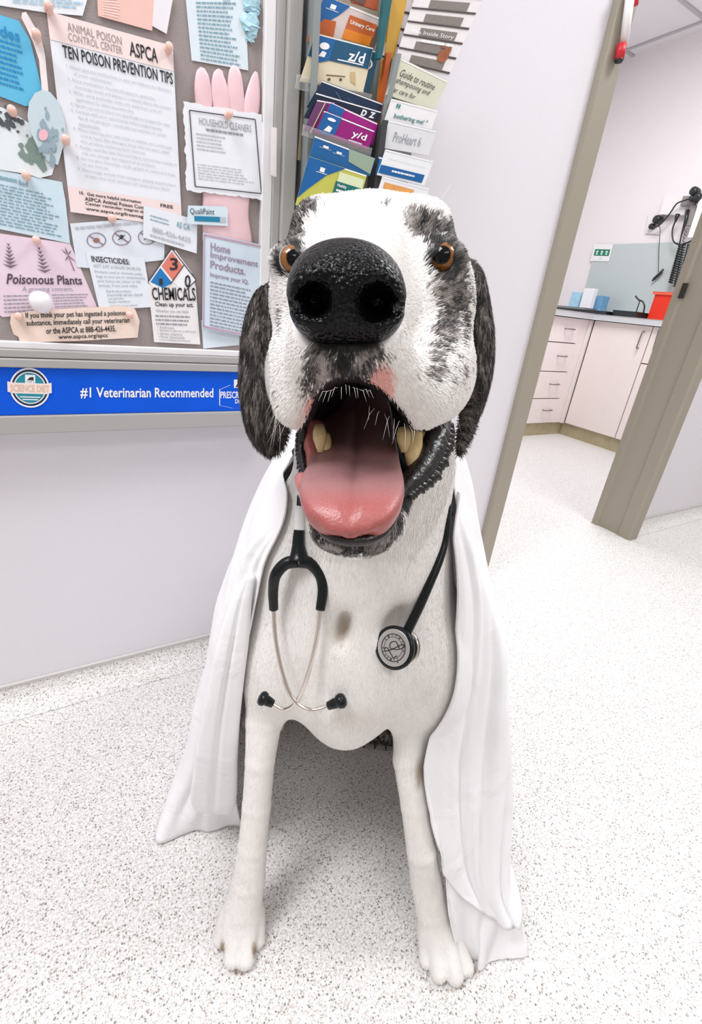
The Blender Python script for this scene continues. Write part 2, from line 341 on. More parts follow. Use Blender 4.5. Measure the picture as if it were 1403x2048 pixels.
def coil(p0, p1, r, n, w=0.004):
    t = np.linspace(0, 1, n*8+1)[:, None]; ax = _n(p1-p0); u = _n(np.cross(ax, E3)); v = np.cross(ax, u)
    c = p0+(p1-p0)*t+r*(np.cos(t*n*2*math.pi)*u+np.sin(t*n*2*math.pi)*v); return MB().tube(c, w, 6)
coil(ep(1361, 490, .09), ep(1340, 566, .09), 0.014, 16, 0.006).build('coiled_cord', TB, DS, smooth=True)
coil(ep(1368, 486, .11), ep(1349, 574, .10), 0.012, 18, 0.005).build('coiled_cord', TB, DS, smooth=True)
coil(ep(1376, 488, .06), ep(1360, 556, .06), 0.008, 20, 0.003).build('coiled_cord', TB, DS, smooth=True)
coil(ep(1372, 458, .06), ep(1365, 484, .06), 0.008, 4, 0.002).build('coiled_cord', TB, DS, smooth=True)
MB().tube([ep(1375, 420, .1), ep(1371, 440, .1), ep(1362, 470, .1), ep(1358, 488, .1)], [0.014, 0.014, 0.006, 0.004], 10).build('instrument_handle', TB, DS, smooth=True)
MB().tube([ep(1355, 428, .1), ep(1352, 436, .1), ep(1349, 446, .1)], [0.018, 0.014, 0.004], 10).build('instrument_handle', TB, DS, smooth=True)
MB().tube(spline([ep(1352, 436, .08), ep(1344, 460, .08), ep(1346, 482, .08), ep(1358, 489, .08), ep(1372, 486, .08), ep(1385, 480, .08)], 8), 0.006, 8).build('hanging_cord', TB, DS, smooth=True)
for (x0, y0, r) in ((1384, 381, 0.03), (1391, 393, 0.032), (1380, 396, 0.02)):
    MB().lathe(ep(x0, y0, 0.15), E3, [(0, r*0.5), (0.01, r), (0.06, r), (0.11, r*0.6)], 12).build('power_plug', TB, DS, smooth=True)
PL = thing('plug_socket', ep(1310, 448), 'black plug with cable in the wall socket above the splash panel', 'power socket')
MB().lathe(ep(1310, 438, .07), E3, [(0, 0.014), (0.006, 0.03), (0.03, 0.034), (0.07, 0.03)], 14).build('plug', TB, PL, smooth=True)
MB().lathe(ep(1300, 452, .05), E3, [(0, 0.014), (0.006, 0.022), (0.05, 0.022)], 12).build('plug', TB, PL, smooth=True)
eplate([(1296, 428), (1324, 430), (1318, 468), (1290, 466)], 0.006, 0.006, 'socket_plate', mat('socket_white', rgb(238, 232, 232), 0.5), PL)
MB().tube(spline([ep(1305, 454, .06), ep(1318, 450, .07), ep(1338, 428, .09), ep(1352, 408, .1), ep(1368, 401, .12), ep(1384, 396, .12)], 8), 0.006, 8).build('cable', TB, PL, smooth=True)
hp = thing('hanging_instrument', ep(1316, 560), 'small black pen-like instrument hanging on a thin cord above the tray', 'medical instrument')
MB().tube(spline([ep(1314, 452, .05), ep(1319, 458, .05), ep(1317, 500, .04), ep(1316, 545, .04)], 8), 0.0028, 6).build('cord', TB, hp, smooth=True)
MB().tube([ep(1303, 562, .04), ep(1308, 557, .04), ep(1320, 546, .04), ep(1326, 538, .04)], [0.005, 0.012, 0.012, 0.007], 10).build('handle', TB, hp, smooth=True)
eplate([(1386, 440), (1404, 380), (1440, 380), (1420, 474), (1375, 474)], 0.12, 0.10, 'paper_towel_dispenser', mat('dispenser_white', rgb(246, 242, 242), 0.4), label='white wall dispenser cut off by the right door frame', cat='dispenser')
# marker tube clipped inside the door frame
mk = thing('marker_pen', W3(1.35, -0.02, 1.6), 'white marker pen with red cap clipped beside the door frame, top right', 'pen')
def mp_(px, py): return at_wall(px, py, 0.035)
MB().tube([mp_(1262, -30), mp_(1247, 88)], 0.0105, 14).build('barrel', mat('marker_white', rgb(246, 242, 242), 0.4), mk, smooth=True)
MB().tube([mp_(1243, 88), mp_(1237, 119)], 0.0115, 14).build('cap', mat('marker_red', rgb(205, 40, 50), 0.4), mk, smooth=True)
MB().tube([mp_(1237, 119), mp_(1235.5, 125)], [0.0114, 0.009], 14).build('cap_end', TB, mk, smooth=True)
pt_ = MB(); pt_.tube([mp_(1271, -10), mp_(1268, 12)], 0.008, 8); pt_.build('pen_clip', MATS['marker_red'], mk, smooth=True)
# ------------------------------------------------------------------ notice board
FELT = mat('grey_felt', rgb(158, 148, 146), .95, noise=.22, nscale=900, bump=.3)
INKD = mat('print_black', rgb(45, 45, 50), .7); INKG = mat('print_grey', rgb(150, 154, 164), .7); INKL = mat('print_pale_grey', rgb(188, 193, 200), .7); INKT = mat('print_teal', rgb(130, 168, 184), .7)
NB_ = thing('notice_board', W3(-.4, .02, .67), 'grey felt notice board in an aluminium frame, covered with pinned papers', 'notice board')
SR = .430; ZB = .79; TOPZ = 1.75; SL_ = -1.2
MB().wbox(SL_, .37, .0, .030, ZB+.03, TOPZ).build('felt_panel', FELT, NB_)
bevel(MB().wbox(.366, .386, 0, .043, ZB+.03, TOPZ).build('inner_trim', mat('white_trim', rgb(232, 230, 232), .5), NB_), .002)
bevel(MB().wbox(.386, .402, 0, .046, .66, TOPZ).build('frame', ALU, NB_), .002)
bevel(MB().wbox(.402, SR, 0, .055, .66, TOPZ).build('frame', ALU, NB_), .003)
bevel(MB().wbox(SL_, .386, 0, .040, ZB+.022, ZB+.034).build('bottom_trim', MATS['white_trim'], NB_), .002)
bevel(MB().wbox(SL_, .386, 0, .046, ZB+.008, ZB+.022).build('frame', ALU, NB_), .002)
bevel(MB().wbox(SL_, .386, 0, .050, ZB-.008, ZB+.007).build('frame', ALU, NB_), .002)
bevel(MB().wbox(SL_, .386, 0, .050, .664, .697).build('frame', ALU, NB_), .002)
bevel(MB().wbox(SL_, .386, 0, .040, .697, ZB-.008).build('backing', ALU, NB_), .001)
# blue advertising strip
BN = MB().wbox(SL_, .385, .0405, .044, .698, ZB-.009).build('advertising_strip', mat('banner_blue', rgb(0, 88, 220), .5, spec=.2, noise=.04, nscale=20), label='bright blue advertising strip with white lettering under the notice board', cat='sign')
def wq(pts, n): return [at_wall(x, y, n) for x, y in pts]
WHT = mat('print_white', rgb(245, 245, 248), .5)
bq = Quad(wq([(0, 722.5), (477, 735), (477, 822), (0, 828)], .0442)); g = MB()
bq.text(g, '#1 Veterinarian Recommended', 137/477, .47, 415/477, .70, bold=True, e=.0006); g.build('lettering', WHT, BN)
g = MB(); bq.text(g, 'PRESCRIPTION', 432/477, .54, 520/477, .70, bold=True, e=.0006); bq.text(g, 'DIET', 468/477, .72, 492/477, .82, bold=True, e=.0006)
for u0, v0, u1, v1 in ((430, .50, 430, .86), (430, .86, 462, .93), (462, .93, 520, .93), (430, .50, 455, .40), (455, .40, 520, .38)): bq.line(g, u0/477, v0, u1/477, v1, .004, .0005, asp=.18)
bq.rect(g, 465/477, .27, 485/477, .46, .0005); g.build('lettering', WHT, BN)
g = MB(); bq.poly(g, [(468/477, .44), (474/477, .36), (480/477, .44)], .0008); g.build('logo_mark', INKD, BN)
# round badge
bg = Quad(wq([(12, 738), (104, 742), (106, 812), (14, 810)], .0446)); TEAL = mat('badge_teal', rgb(20, 140, 160), .4)
def badge(parts):
    for m_, fn in parts: g = MB(); fn(g); g.build('badge', m_, BN)
badge([(WHT, lambda g: (bg.ring(g, .5, .5, .40, .435, 1.0*92/70*.98, .0004), bg.ring(g, .5, .5, 0, .355, 1.28, .0004))), (mat('badge_navy', rgb(20, 40, 70), .4), lambda g: bg.ring(g, .5, .5, .36, .398, 1.28, .0005)), (TEAL, lambda g: bg.ring(g, .5, .5, 0, .33, 1.28, .0006)),
       (mat('badge_cream', rgb(244, 226, 222), .5), lambda g: bg.poly(g, [(.02, .33), (.15, .36), (.85, .36), (.98, .33), (.98, .62), (.85, .66), (.15, .66), (.02, .62)], .0009)), (WHT, lambda g: (bg.rect(g, .40, .13, .62, .37, .0011), bg.rect(g, .28, .74, .72, .77, .0011), bg.rect(g, .33, .81, .67, .84, .0011))),
       (INKD, lambda g: (bg.poly(g, [(.44, .28), (.50, .20), (.58, .18), (.59, .28)], .0013),)), (mat('badge_gold', rgb(226, 190, 160), .5), lambda g: bg.text(g, 'SCIENCE DIET', .08, .41, .93, .61, True, e=.0012)), (INKG, lambda g: bg.text(g, "Hill's", .43, .29, .60, .35, e=.0013))])

# papers pinned to the board
PT = .0008
def paper(name, pts, n, col, label, cat, quad=None, th=PT, group=None, base=None, jag=0, seed=0):
    P = [np.array(p, float) for p in pts]
    if jag:
        rr = random.Random(seed); out = []
        for i in range(len(P)):
            a, b = P[i], P[(i+1) % len(P)]; k = max(2, int(np.linalg.norm(b-a)/7)); pr = np.array([-(b-a)[1], (b-a)[0]])/np.linalg.norm(b-a)
            out += [a+(b-a)*t/k+pr*rr.uniform(-jag, jag) for t in range(k)]
        P = out
    m = MB(); w = wq(P, n); m.slab([p for p in w], N3*th)
    o = m.build(name, mat('paper_%02x%02x%02x' % tuple(int(c) for c in col), rgb(*col), .75, noise=.02, nscale=60), label=label, cat=cat, group=group)
    Qd = Quad(wq(quad or pts[:4], n+th)); return o, Qd
def ink(o, m_, fn, name='print'):
    g = MB(); fn(g)
    if g.v: g.build(name, m_, o)
def seg_(p0, p1, pts): return None
o, q = paper('letter', [(370, -12), (489, -12), (496, 141), (383, 121)], .0310, (222, 234, 242), 'white letter with small print pinned at the top right of the notice board', 'paper')
ink(o, INKT, lambda g: (q.text(g, 'pets', .62, .07, .74, .16), q.lines(g, .16, .10, .86, .98, 15, .42, seed=1)))
o, q = paper('flyer', [(194, -12), (309, -12), (304, 62), (196, 32)], .0320, (240, 196, 186), 'salmon pink flyer hanging above the poison tips poster', 'paper')
ink(o, mat('print_pale_pink', rgb(250, 224, 218), .7), lambda g: q.lines(g, .08, .15, .42, .9, 7, .5, seed=2), 'print')
o, q = paper('flyer', [(309, -12), (347, -12), (333, 68), (304, 52)], .0328, (236, 232, 238), 'narrow white flyer beside the salmon pink one', 'paper')
o, q = paper('letter', [(-60, -14), (178, -14), (165, 32), (88, 25), (-60, 2)], .0312, (232, 238, 244), 'white sheet with pale blue print cut off by the top left corner', 'paper', quad=[(-60, -14), (178, -14), (165, 32), (-60, 2)])
ink(o, mat('print_pale_blue', rgb(170, 206, 226), .7), lambda g: q.lines(g, .35, .0, .98, .75, 4, .55, seed=3))
o, q = paper('flyer', [(-60, 14), (0, 30), (38, 42), (60, 80), (74, 135), (84, 180), (84, 202), (52, 213), (0, 193), (-60, 172)], .0316, (98, 188, 226), 'bright sky-blue flyer at the left edge of the board', 'paper', quad=[(-45, 20), (56, 50), (76, 215), (-45, 180)])
ink(o, mat('print_deep_blue', rgb(30, 140, 196), .7), lambda g: (q.text(g, 'cides', .22, .10, .80, .24, True), q.lines(g, .15, .26, .85, .86, 9, .4, seed=4)))
o, q = paper('paper_strip', [(44, 26), (52, 24), (66, 48), (82, 74), (90, 110), (97, 185), (84, 185), (78, 120), (66, 84), (54, 58), (43, 36)], .0345, (243, 232, 232), 'curled white paper strip over the sky-blue flyer', 'paper strip', quad=[(44, 26), (90, 60), (97, 185), (44, 185)])
o, q = paper('plant_picture', [(-60, 200), (0, 214), (22, 222), (60, 248), (80, 300), (112, 322), (104, 350), (80, 356), (60, 350), (35, 345), (-60, 330)], .0322, (228, 236, 240), 'torn picture of green leaves and dark berries at the left edge', 'picture', quad=[(-20, 205), (112, 225), (112, 360), (-20, 340)])
rr = random.Random(11)
def blobs(g, q, cu, cv, su, sv, n, r0, r1, e):
    for i in range(n): q.ring(g, cu+rr.gauss(0, su), cv+rr.gauss(0, sv), 0, rr.uniform(r0, r1), rr.uniform(.7, 1.3), e+i*.00001, 9)
ink(o, mat('berry_dark', rgb(84, 92, 98), .7), lambda g: blobs(g, q, .24, .22, .07, .08, 30, .02, .045, .0006), 'berries')
ink(o, mat('leaf_grey_green', rgb(128, 148, 140), .7), lambda g: (blobs(g, q, .62, .62, .09, .09, 26, .02, .06, .0006), q.poly(g, [(.62, .38), (.70, .36), (.86, .86), (.80, .92), (.56, .66)], .0007)), 'leaves')
o, q = paper('mouse_cutout', [(84, 180), (70, 186), (58, 205), (55, 232), (60, 262), (76, 296), (94, 322), (116, 330), (124, 300), (133, 276), (129, 238), (117, 204), (100, 184)], .0350, (200, 216, 224), 'pale grey-blue oval cut-out picture pinned over the poster edge', 'picture', quad=[(55, 180), (133, 180), (133, 330), (55, 330)])
ink(o, mat('cut_out_shade', rgb(150, 172, 184), .7), lambda g: blobs(g, q, .55, .62, .16, .16, 40, .02, .07, .0005), 'markings')
ink(o, mat('cut_out_pink', rgb(240, 186, 200), .7), lambda g: q.ring(g, .40, .59, 0, .12, .65, .0012, 16), 'markings')
o, q = paper('letter', [(-60, 322), (0, 340), (124, 364), (131, 402), (140, 487), (-60, 446)], .0314, (206, 226, 238), 'light blue letter pinned under the leaf picture', 'paper', quad=[(-60, 324), (124, 364), (140, 487), (-60, 446)])
ink(o, INKT, lambda g: (q.lines(g, .14, .10, .48, .19, 1, .6, seed=31, ragged=0), q.text(g, 'Bed', .50, .12, .60, .20, True), q.lines(g, .12, .24, .92, .94, 13, .38, seed=6)))
o, q = paper('poisonous_plants_leaflet', [(-40, 458), (0, 467), (140, 487), (197, 621), (5, 634), (-40, 600)], .0308, (234, 212, 226), 'pink leaflet headed Poisonous Plants with small plant drawings', 'leaflet', quad=[(-3, 467), (140, 487), (197, 621), (5, 632)])
ink(o, mat('print_plum', rgb(84, 66, 80), .7), lambda g: (q.text(g, 'Poisonous Plants', .06, .47, .95, .60, True, .25), ), 'heading')
ink(o, INKG, lambda g: (q.text(g, 'A growing concern.', .22, .63, .80, .71, False, .3), q.lines(g, .02, .73, .48, .98, 5, .35, seed=7), q.lines(g, .54, .73, .98, .98, 6, .35, seed=8)))
def plant(g, q, cu, cv, h, n, sp):
    q.line(g, cu, cv, cu, cv-h, .012, .0008)
    for i in range(n): a = math.radians(-90+(i-(n-1)/2)*sp); x, y = cu+math.cos(a)*.10, cv-h+math.sin(a)*.12; q.poly(g, [(cu, cv-h), ((cu+x)/2+.012, (cv-h+y)/2), (x, y), ((cu+x)/2-.012, (cv-h+y)/2)], .0009)
def fern(g, q, cu, cv, h):
    for i in range(7): t = i/7; w = .085*(1-t)+.01; y = cv-h*t; q.poly(g, [(cu, y), (cu-w, y-.05), (cu, y-.03)], .0009); q.poly(g, [(cu, y), (cu+w, y-.05), (cu, y-.03)], .0009)
PL_ = mat('print_plum_light', rgb(120, 100, 116), .7)
ink(o, PL_, lambda g: (fern(g, q, .12, .40, .30), fern(g, q, .52, .44, .34), plant(g, q, .90, .40, .22, 7, 45)), 'plant_drawing')
o, q = paper('insect_sheet', [(140, 447), (222, 441), (330, 430), (328, 520), (175, 536), (154, 534)], .0318, (226, 232, 242), 'pale sheet with three crossed-out insect circles', 'paper', quad=[(140, 447), (330, 430), (345, 516), (155, 536)])
ink(o, mat('print_mauve', rgb(140, 122, 134), .7), lambda g: [ (q.ring(g, u, v, .088, .098, 1.75, .0006), q.line(g, u-.065, v-.12, u+.065, v+.12, .012, .0008, asp=2)) for u, v in ((.23, .42), (.49, .42), (.76, .46))], 'crossed_circle')
ink(o, mat('print_rust', rgb(176, 110, 100), .7), lambda g: (q.ring(g, .23, .42, 0, .035, 1.6, .0007, 10), ), 'insect')
ink(o, INKD, lambda g: (q.ring(g, .49, .40, 0, .022, 2.2, .0007, 10), q.line(g, .45, .46, .53, .36, .012, .0008), q.ring(g, .76, .44, 0, .020, 2.4, .0007, 10), q.line(g, .72, .38, .80, .52, .010, .0008), q.line(g, .72, .52, .80, .38, .010, .0008)), 'insect')
ink(o, INKL, lambda g: q.lines(g, .04, .07, .78, .17, 1, .5, seed=32, ragged=0))
o, q = paper('insecticides_leaflet', [(171, 503), (288, 516), (304, 614), (199, 621)], .0330, (232, 238, 246), 'white leaflet headed INSECTICIDES beside the pink leaflet', 'leaflet')
ink(o, INKD, lambda g: q.text(g, 'INSECTICIDES:', .07, .06, .72, .16, True), 'heading')
ink(o, INKG, lambda g: (q.text(g, 'NOT JUST A KILLER ON BUGS', .08, .20, .90, .27), q.text(g, 'Products used to eliminate pesky', .08, .30, .92, .36), q.text(g, 'bugs on your pet or contaminating', .08, .38, .95, .44), q.text(g, 'your home can sicken or kill', .08, .46, .85, .52), q.text(g, 'animals, if not used safely.', .08, .54, .80, .60), q.text(g, 'Flea & tick products', .20, .64, .65, .70), q.text(g, 'Insecticide sprays, liquids', .20, .71, .86, .77), q.text(g, 'and granules', .20, .78, .48, .83), q.text(g, 'Insect repellents', .20, .84, .6, .89), q.text(g, 'Agricultural products', .20, .92, .72, .97)))
o, q = paper('poison_tips_poster', [(93, 22), (345, 92), (364, 455), (141, 424)], .0325, (234, 236, 244), 'large white poster headed TEN POISON PREVENTION TIPS', 'poster')
ink(o, mat('poster_blush', rgb(244, 224, 222), .7), lambda g: q.rect(g, 0, 0, 1, .125, .0004), 'colour_band'); ink(o, MATS['poster_blush'], lambda g: q.rect(g, 0, .855, 1, 1, .0004), 'colour_band')
ink(o, mat('print_taupe', rgb(158, 142, 146), .7), lambda g: (q.text(g, 'ANIMAL POISON', .14, .025, .56, .065), q.text(g, 'CONTROL CENTER', .14, .072, .56, .108)), 'heading')
ink(o, INKD, lambda g: (q.text(g, 'ASPCA', .62, .035, .86, .105, True), q.text(g, 'TEN POISON PREVENTION TIPS', .085, .135, .985, .195, True)), 'heading')
ink(o, INKL, lambda g: [q.text(g, t_, .10+(.05 if not t_[0].isdigit() else 0), .222+i*.0305, .10+w_, .242+i*.0305, e=.0009) for i, (t_, w_) in enumerate([
    ('1. Never give any medications to your pet without the direction', .86), ('of your veterinarian.', .36), ('2. Store medications, household cleaners, pesticides,', .72), ('chemicals, foods and plants in a cabinet above the counter', .86), ('3. When using pesticides, keep pets away from area of', .76), ('application for time recommended.', .52), ('4. Never use any product not specifically formulated for pets.', .84), ('5. Consult with your veterinarian before beginning any', .76), ('flea & tick program - some pets are sensitive to certain', .80), ('insecticides.', .22),
    ('6. When cleaning your pets crate or habitat use a mild soap', .84), ('such as liquid dish detergent along with hot water rather', .82), ('than products containing harsh chemicals.', .60), ('7. Always read the label first and follow instructions exactly to', .88), ('safe use, storage and disposal of all products.', .68), ('8. Do not give chocolate, candy, grapes or raisins as a treat', .86), ('in any amount.', .26), ('9. Discourage animals from eating or playing around plants', .86), ('as even very small amounts can cause serious illness', .80)])])
ink(o, INKD, lambda g: (q.text(g, '10.  Get more helpful information', .09, .872, .62, .896, True), q.text(g, 'FREE', .80, .872, .92, .892, True), q.text(g, 'ASPCA Animal Poison Control', .13, .900, .70, .922, True), q.text(g, 'Center reminder magnet at', .13, .928, .64, .950, True), q.text(g, 'www.aspca.org/freemagnet', .13, .957, .70, .982, True)), 'footer')
o, q = paper('contact_card', [(287, 410), (394, 440), (393, 507), (286, 475)], .0350, (232, 236, 244), 'small white ASPCA card below the poster corner', 'card')
ink(o, INKT, lambda g: (q.text(g, 'AS CA', .60, .20, .86, .38, True), q.lines(g, .12, .22, .5, .45, 2, .3, seed=9)))
ink(o, INKL, lambda g: (q.text(g, '888-426-4435', .16, .58, .88, .74, True), q.lines(g, .12, .80, .85, .95, 1, .4, seed=10)))
o, q = paper('chemicals_leaflet', [(296, 570), (350, 500), (383, 545), (391, 574), (400, 689), (308, 684)], .0335, (240, 236, 236), 'white leaflet headed CHEMICALS with a red and blue hazard diamond', 'leaflet', quad=[(296, 572), (391, 573), (400, 689), (308, 684)])
ink(o, INKD, lambda g: (q.text(g, 'CHEMICALS', .06, .02, .98, .24, True, e=.0012), q.text(g, 'Clean up your act.', .10, .27, .92, .37, True)), 'heading')
ink(o, INKG, lambda g: (q.text(g, 'Whether you use basic', .10, .40, .80, .47), q.lines(g, .08, .49, .92, .70, 3, .4, seed=12), [q.text(g, t_, .10, .70+i*.057, w_, .745+i*.057) for i, (t_, w_) in enumerate((('• Antifreeze', .45), ('• Ethylene glycol antifreeze', .92), ('• Drain cleaners', .62), ('• Pool chemicals', .66), ('• Ice melting products', .78)))]))
dq = Quad(wq([(343, 497), (392, 560), (345, 625), (296, 564)], .0344))       # diamond: u toward lower right, v toward lower left
ink(o, WHT, lambda g: dq.poly(g, [(0, 0), (1, 0), (.92, .45), (.5, .5), (.40, .95), (0, 1)], .0004), 'hazard_diamond')
ink(o, mat('hazard_red', rgb(226, 130, 112), .6), lambda g: dq.rect(g, .05, .05, .52, .48, .0008), 'hazard_diamond')
ink(o, mat('hazard_blue', rgb(24, 122, 190), .6), lambda g: dq.poly(g, [(.05, .53), (.52, .53), (.40, .80), (.05, .95)], .0008), 'hazard_diamond')
dd = Quad(wq([(296, 497), (392, 497), (392, 625), (296, 625)], .0344))
ink(o, INKD, lambda g: (dd.text(g, '3', .44, .14, .61, .33, True, e=.0014), dd.text(g, '0', .75, .40, .88, .60, True, e=.0014), dd.text(g, '1', .22, .46, .29, .56, True, e=.0014)), 'hazard_number')
for k_ in ((0, 0, 1, 0), (0, 0, 0, 1), (1, 0, .92, .45), (.5, .0, .5, .6)): ink(o, INKD, lambda g: dq.line(g, *k_, .022, .0012), 'hazard_outline')
o, q = paper('advice_strip', [(22, 628), (60, 622), (160, 616), (245, 612), (270, 618), (279, 642), (275, 675), (150, 682), (40, 685), (37, 674), (27, 668), (20, 646)], .0345, (242, 220, 206), 'tan strip with emergency advice and phone number along the board bottom', 'paper', quad=[(22, 622), (276, 616), (278, 676), (30, 686)])
ink(o, INKD, lambda g: (q.text(g, 'If you think your pet has ingested a poisonous', .10, .06, .92, .28, True), q.text(g, 'substance, immediately call your veterinarian', .10, .30, .92, .52, True), q.text(g, 'or the ASPCA at 888-426-4435.', .24, .55, .80, .75, True), q.text(g, 'www.aspca.org/apcc', .33, .79, .73, .97, True)), 'lettering')
o, q = paper('product_sheet', [(402, 640), (478, 652), (478, 690), (406, 697)], .0312, (222, 234, 244), 'light sheet showing below the home improvement leaflet', 'paper')
o, q = paper('household_cleaners_sheet', [(366, 204), (524, 229), (533, 400), (373, 381)], .0385, (236, 238, 244), 'torn-edged white sheet headed HOUSEHOLD CLEANERS with black border', 'paper', jag=2.2, seed=4)
ink(o, mat('print_charcoal', rgb(72, 76, 84), .7), lambda g: [q.line(g, a, b, c, d, .013, .0012) for a, b, c, d in ((.07, .08, .90, .07), (.90, .07, .93, .93), (.93, .93, .10, .94), (.10, .94, .07, .08))], 'border')
ink(o, INKG, lambda g: (q.text(g, 'HOUSEHOLD CLEANERS', .18, .14, .84, .22), q.lines(g, .26, .24, .74, .29, 1, .5, seed=33, ragged=0)), 'heading')
ink(o, INKL, lambda g: (q.lines(g, .14, .31, .52, .52, 5, .35, seed=14), q.lines(g, .14, .66, .86, .86, 6, .3, seed=15)))
o, q = paper('price_tag', [(542, 254), (553, 256), (552, 354), (540, 350)], .0565, (236, 226, 228), 'small white tag stuck on the right side frame of the board', 'tag')
o, q = paper('colour_card', [(376, 411), (450, 413), (455, 419), (455, 452), (380, 448), (374, 444)], .0405, (214, 232, 242), 'rounded blue-white QualiPaint card on the glove cuff', 'card', quad=[(374, 411), (455, 413), (455, 452), (376, 448)])
ink(o, INKD, lambda g: q.text(g, 'QualiPaint', .06, .14, .66, .50), 'lettering'); ink(o, mat('card_teal', rgb(20, 128, 168), .5), lambda g: q.rect(g, .16, .55, .80, .82), 'colour_bar'); ink(o, INKL, lambda g: q.rect(g, .80, .56, .95, .82), 'colour_bar')
o, q = paper('home_improvement_leaflet', [(406, 465), (525, 490), (523, 680), (404, 656)], .0400, (212, 226, 240), 'pale blue leaflet headed Home Improvement Products with mauve border', 'leaflet')
ink(o, mat('print_mauve_border', rgb(196, 160, 178), .7), lambda g: [q.line(g, a, b, c, d, .02, .0008) for a, b, c, d in ((0.02, .02, .98, .02), (.98, .02, .98, .98), (.98, .98, .02, .98), (.02, .98, .02, .02))], 'border')
ink(o, mat('print_rose_grey', rgb(160, 138, 156), .7), lambda g: (q.text(g, 'Home', .12, .08, .44, .16, True), q.text(g, 'Improvement', .12, .17, .92, .25, True), q.text(g, 'Products.', .12, .26, .70, .34, True), q.text(g, 'Improve your IQ.', .12, .38, .76, .44, True)), 'heading')
ink(o, INKG, lambda g: q.lines(g, .12, .47, .86, .97, 13, .4, seed=16))
# rubber glove and crumpled blue bag: solid shapes
GLV = mat('pink_rubber', rgb(238, 202, 208), .4, noise=.04, nscale=40)
def puff(pts, n0, w, th, seg=16):       # flattened limp tube along wall points: w, th half sizes
    P = spline([list(at_wall(x, y, n0))+[ww] for (x, y), ww in zip(pts, w)], 6); C3 = P[:, :3]; T = np.gradient(C3, axis=0); V = []
    for i in range(len(P)):
        t = _n(T[i]); x = _n(np.cross(t, N3)); k = min(1, P[i, 3]/max(w))
        for j in range(seg): a = 2*math.pi*j/seg; V.append(C3[i]+x*P[i, 3]*math.cos(a)+N3*th*k*math.sin(a))
    n = len(P); f = [(i*seg+j, i*seg+(j+1) % seg, (i+1)*seg+(j+1) % seg, (i+1)*seg+j) for i in range(n-1) for j in range(seg)]+[tuple(range(seg-1, -1, -1)), tuple(range((n-1)*seg, n*seg))]
    return V, f
m = MB()
for pts, w in (([(405, 136), (405, 150), (406, 180), (408, 215), (412, 260)], [.004, .011, .0145, .0145, .014]), ([(441, 140), (438, 155), (440, 185), (444, 220), (446, 260)], [.004, .011, .016, .016, .014]),
               ([(469, 131), (470, 146), (471, 180), (474, 220), (474, 260)], [.004, .011, .0145, .0145, .014]), ([(512, 144), (510, 160), (506, 190), (500, 225), (490, 270)], [.003, .008, .013, .015, .014])): m.add(*puff(pts, .0335, w, .0055))
m.add(*puff([(452, 240), (452, 290), (455, 350), (452, 420), (455, 470), (456, 486)], .0345, [.05, .05, .045, .044, .048, .049], .004))
m.build('rubber_glove', GLV, smooth=True, label='pink rubber glove pinned behind the household cleaners sheet', cat='glove')
m = MB(); cb_ = puff([(505, -6), (503, 12), (505, 30), (500, 48), (503, 66), (499, 84)], .032, [.010, .014, .009, .015, .010, .003], .006, 9); r9 = random.Random(2); m.add([p_+np.array([r9.uniform(-.004, .004), r9.uniform(-.0015, 0), r9.uniform(-.003, .003)]) for p_ in cb_[0]], cb_[1]); m.build('crumpled_bag', mat('pale_aqua', rgb(176, 216, 230), .35, noise=.15, nscale=90), label='crumpled pale aqua plastic bag near the top right board corner', cat='bag')
# push pins
PINM = mat('peach_pin', rgb(238, 196, 184), .3, noise=.03, nscale=200)
pin0 = None
for i, (x, y, n, lb) in enumerate(((97, 20, .034, 'at the top left corner of the poster'), (335, 100, .034, 'at the top right corner of the poster'), (73, 75, .036, 'through the curled paper strip'), (25, 225, .034, 'above the berries picture'), (53, 353, .034, 'below the leaf picture'), (131, 282, .036, 'at the right edge of the oval cut-out'),
        (223, 438, .034, 'above the insect sheet'), (73, 481, .033, 'between the blue letter and the pink leaflet'), (454, 232, .040, 'at the top of the household cleaners sheet'), (38, 632, .036, 'at the left end of the tan strip'), (258, 629, .036, 'at the right end of the tan strip'))):
    p = at_wall(x, y, n)
    if pin0 is None:
        pin0 = MB().lathe(p, N3, [(0, .0045), (.002, .0062), (.004, .0058), (.006, .0038), (.010, .0036), (.013, .0058), (.016, .0062), (.018, .005), (.0185, .001)], 16).build('push_pin', PINM, smooth=True, origin=p, cat='push pin', group='push pins on the notice board'); o = pin0
    else: o = pin0.copy(); S.collection.objects.link(o); o.location = Vector(p*K)
    o['label'] = 'small peach push pin '+lb
p = at_wall(82, 603, .034)
MB().lathe(p, N3, [(0, .004), (.004, .004), (.006, .012), (.011, .0165), (.018, .0175), (.025, .014), (.029, .008), (.030, .001)], 20).build('ball_pin', mat('white_pin', rgb(240, 236, 240), .3), smooth=True, label='large white ball-headed pin on the pink leaflet', cat='push pin')

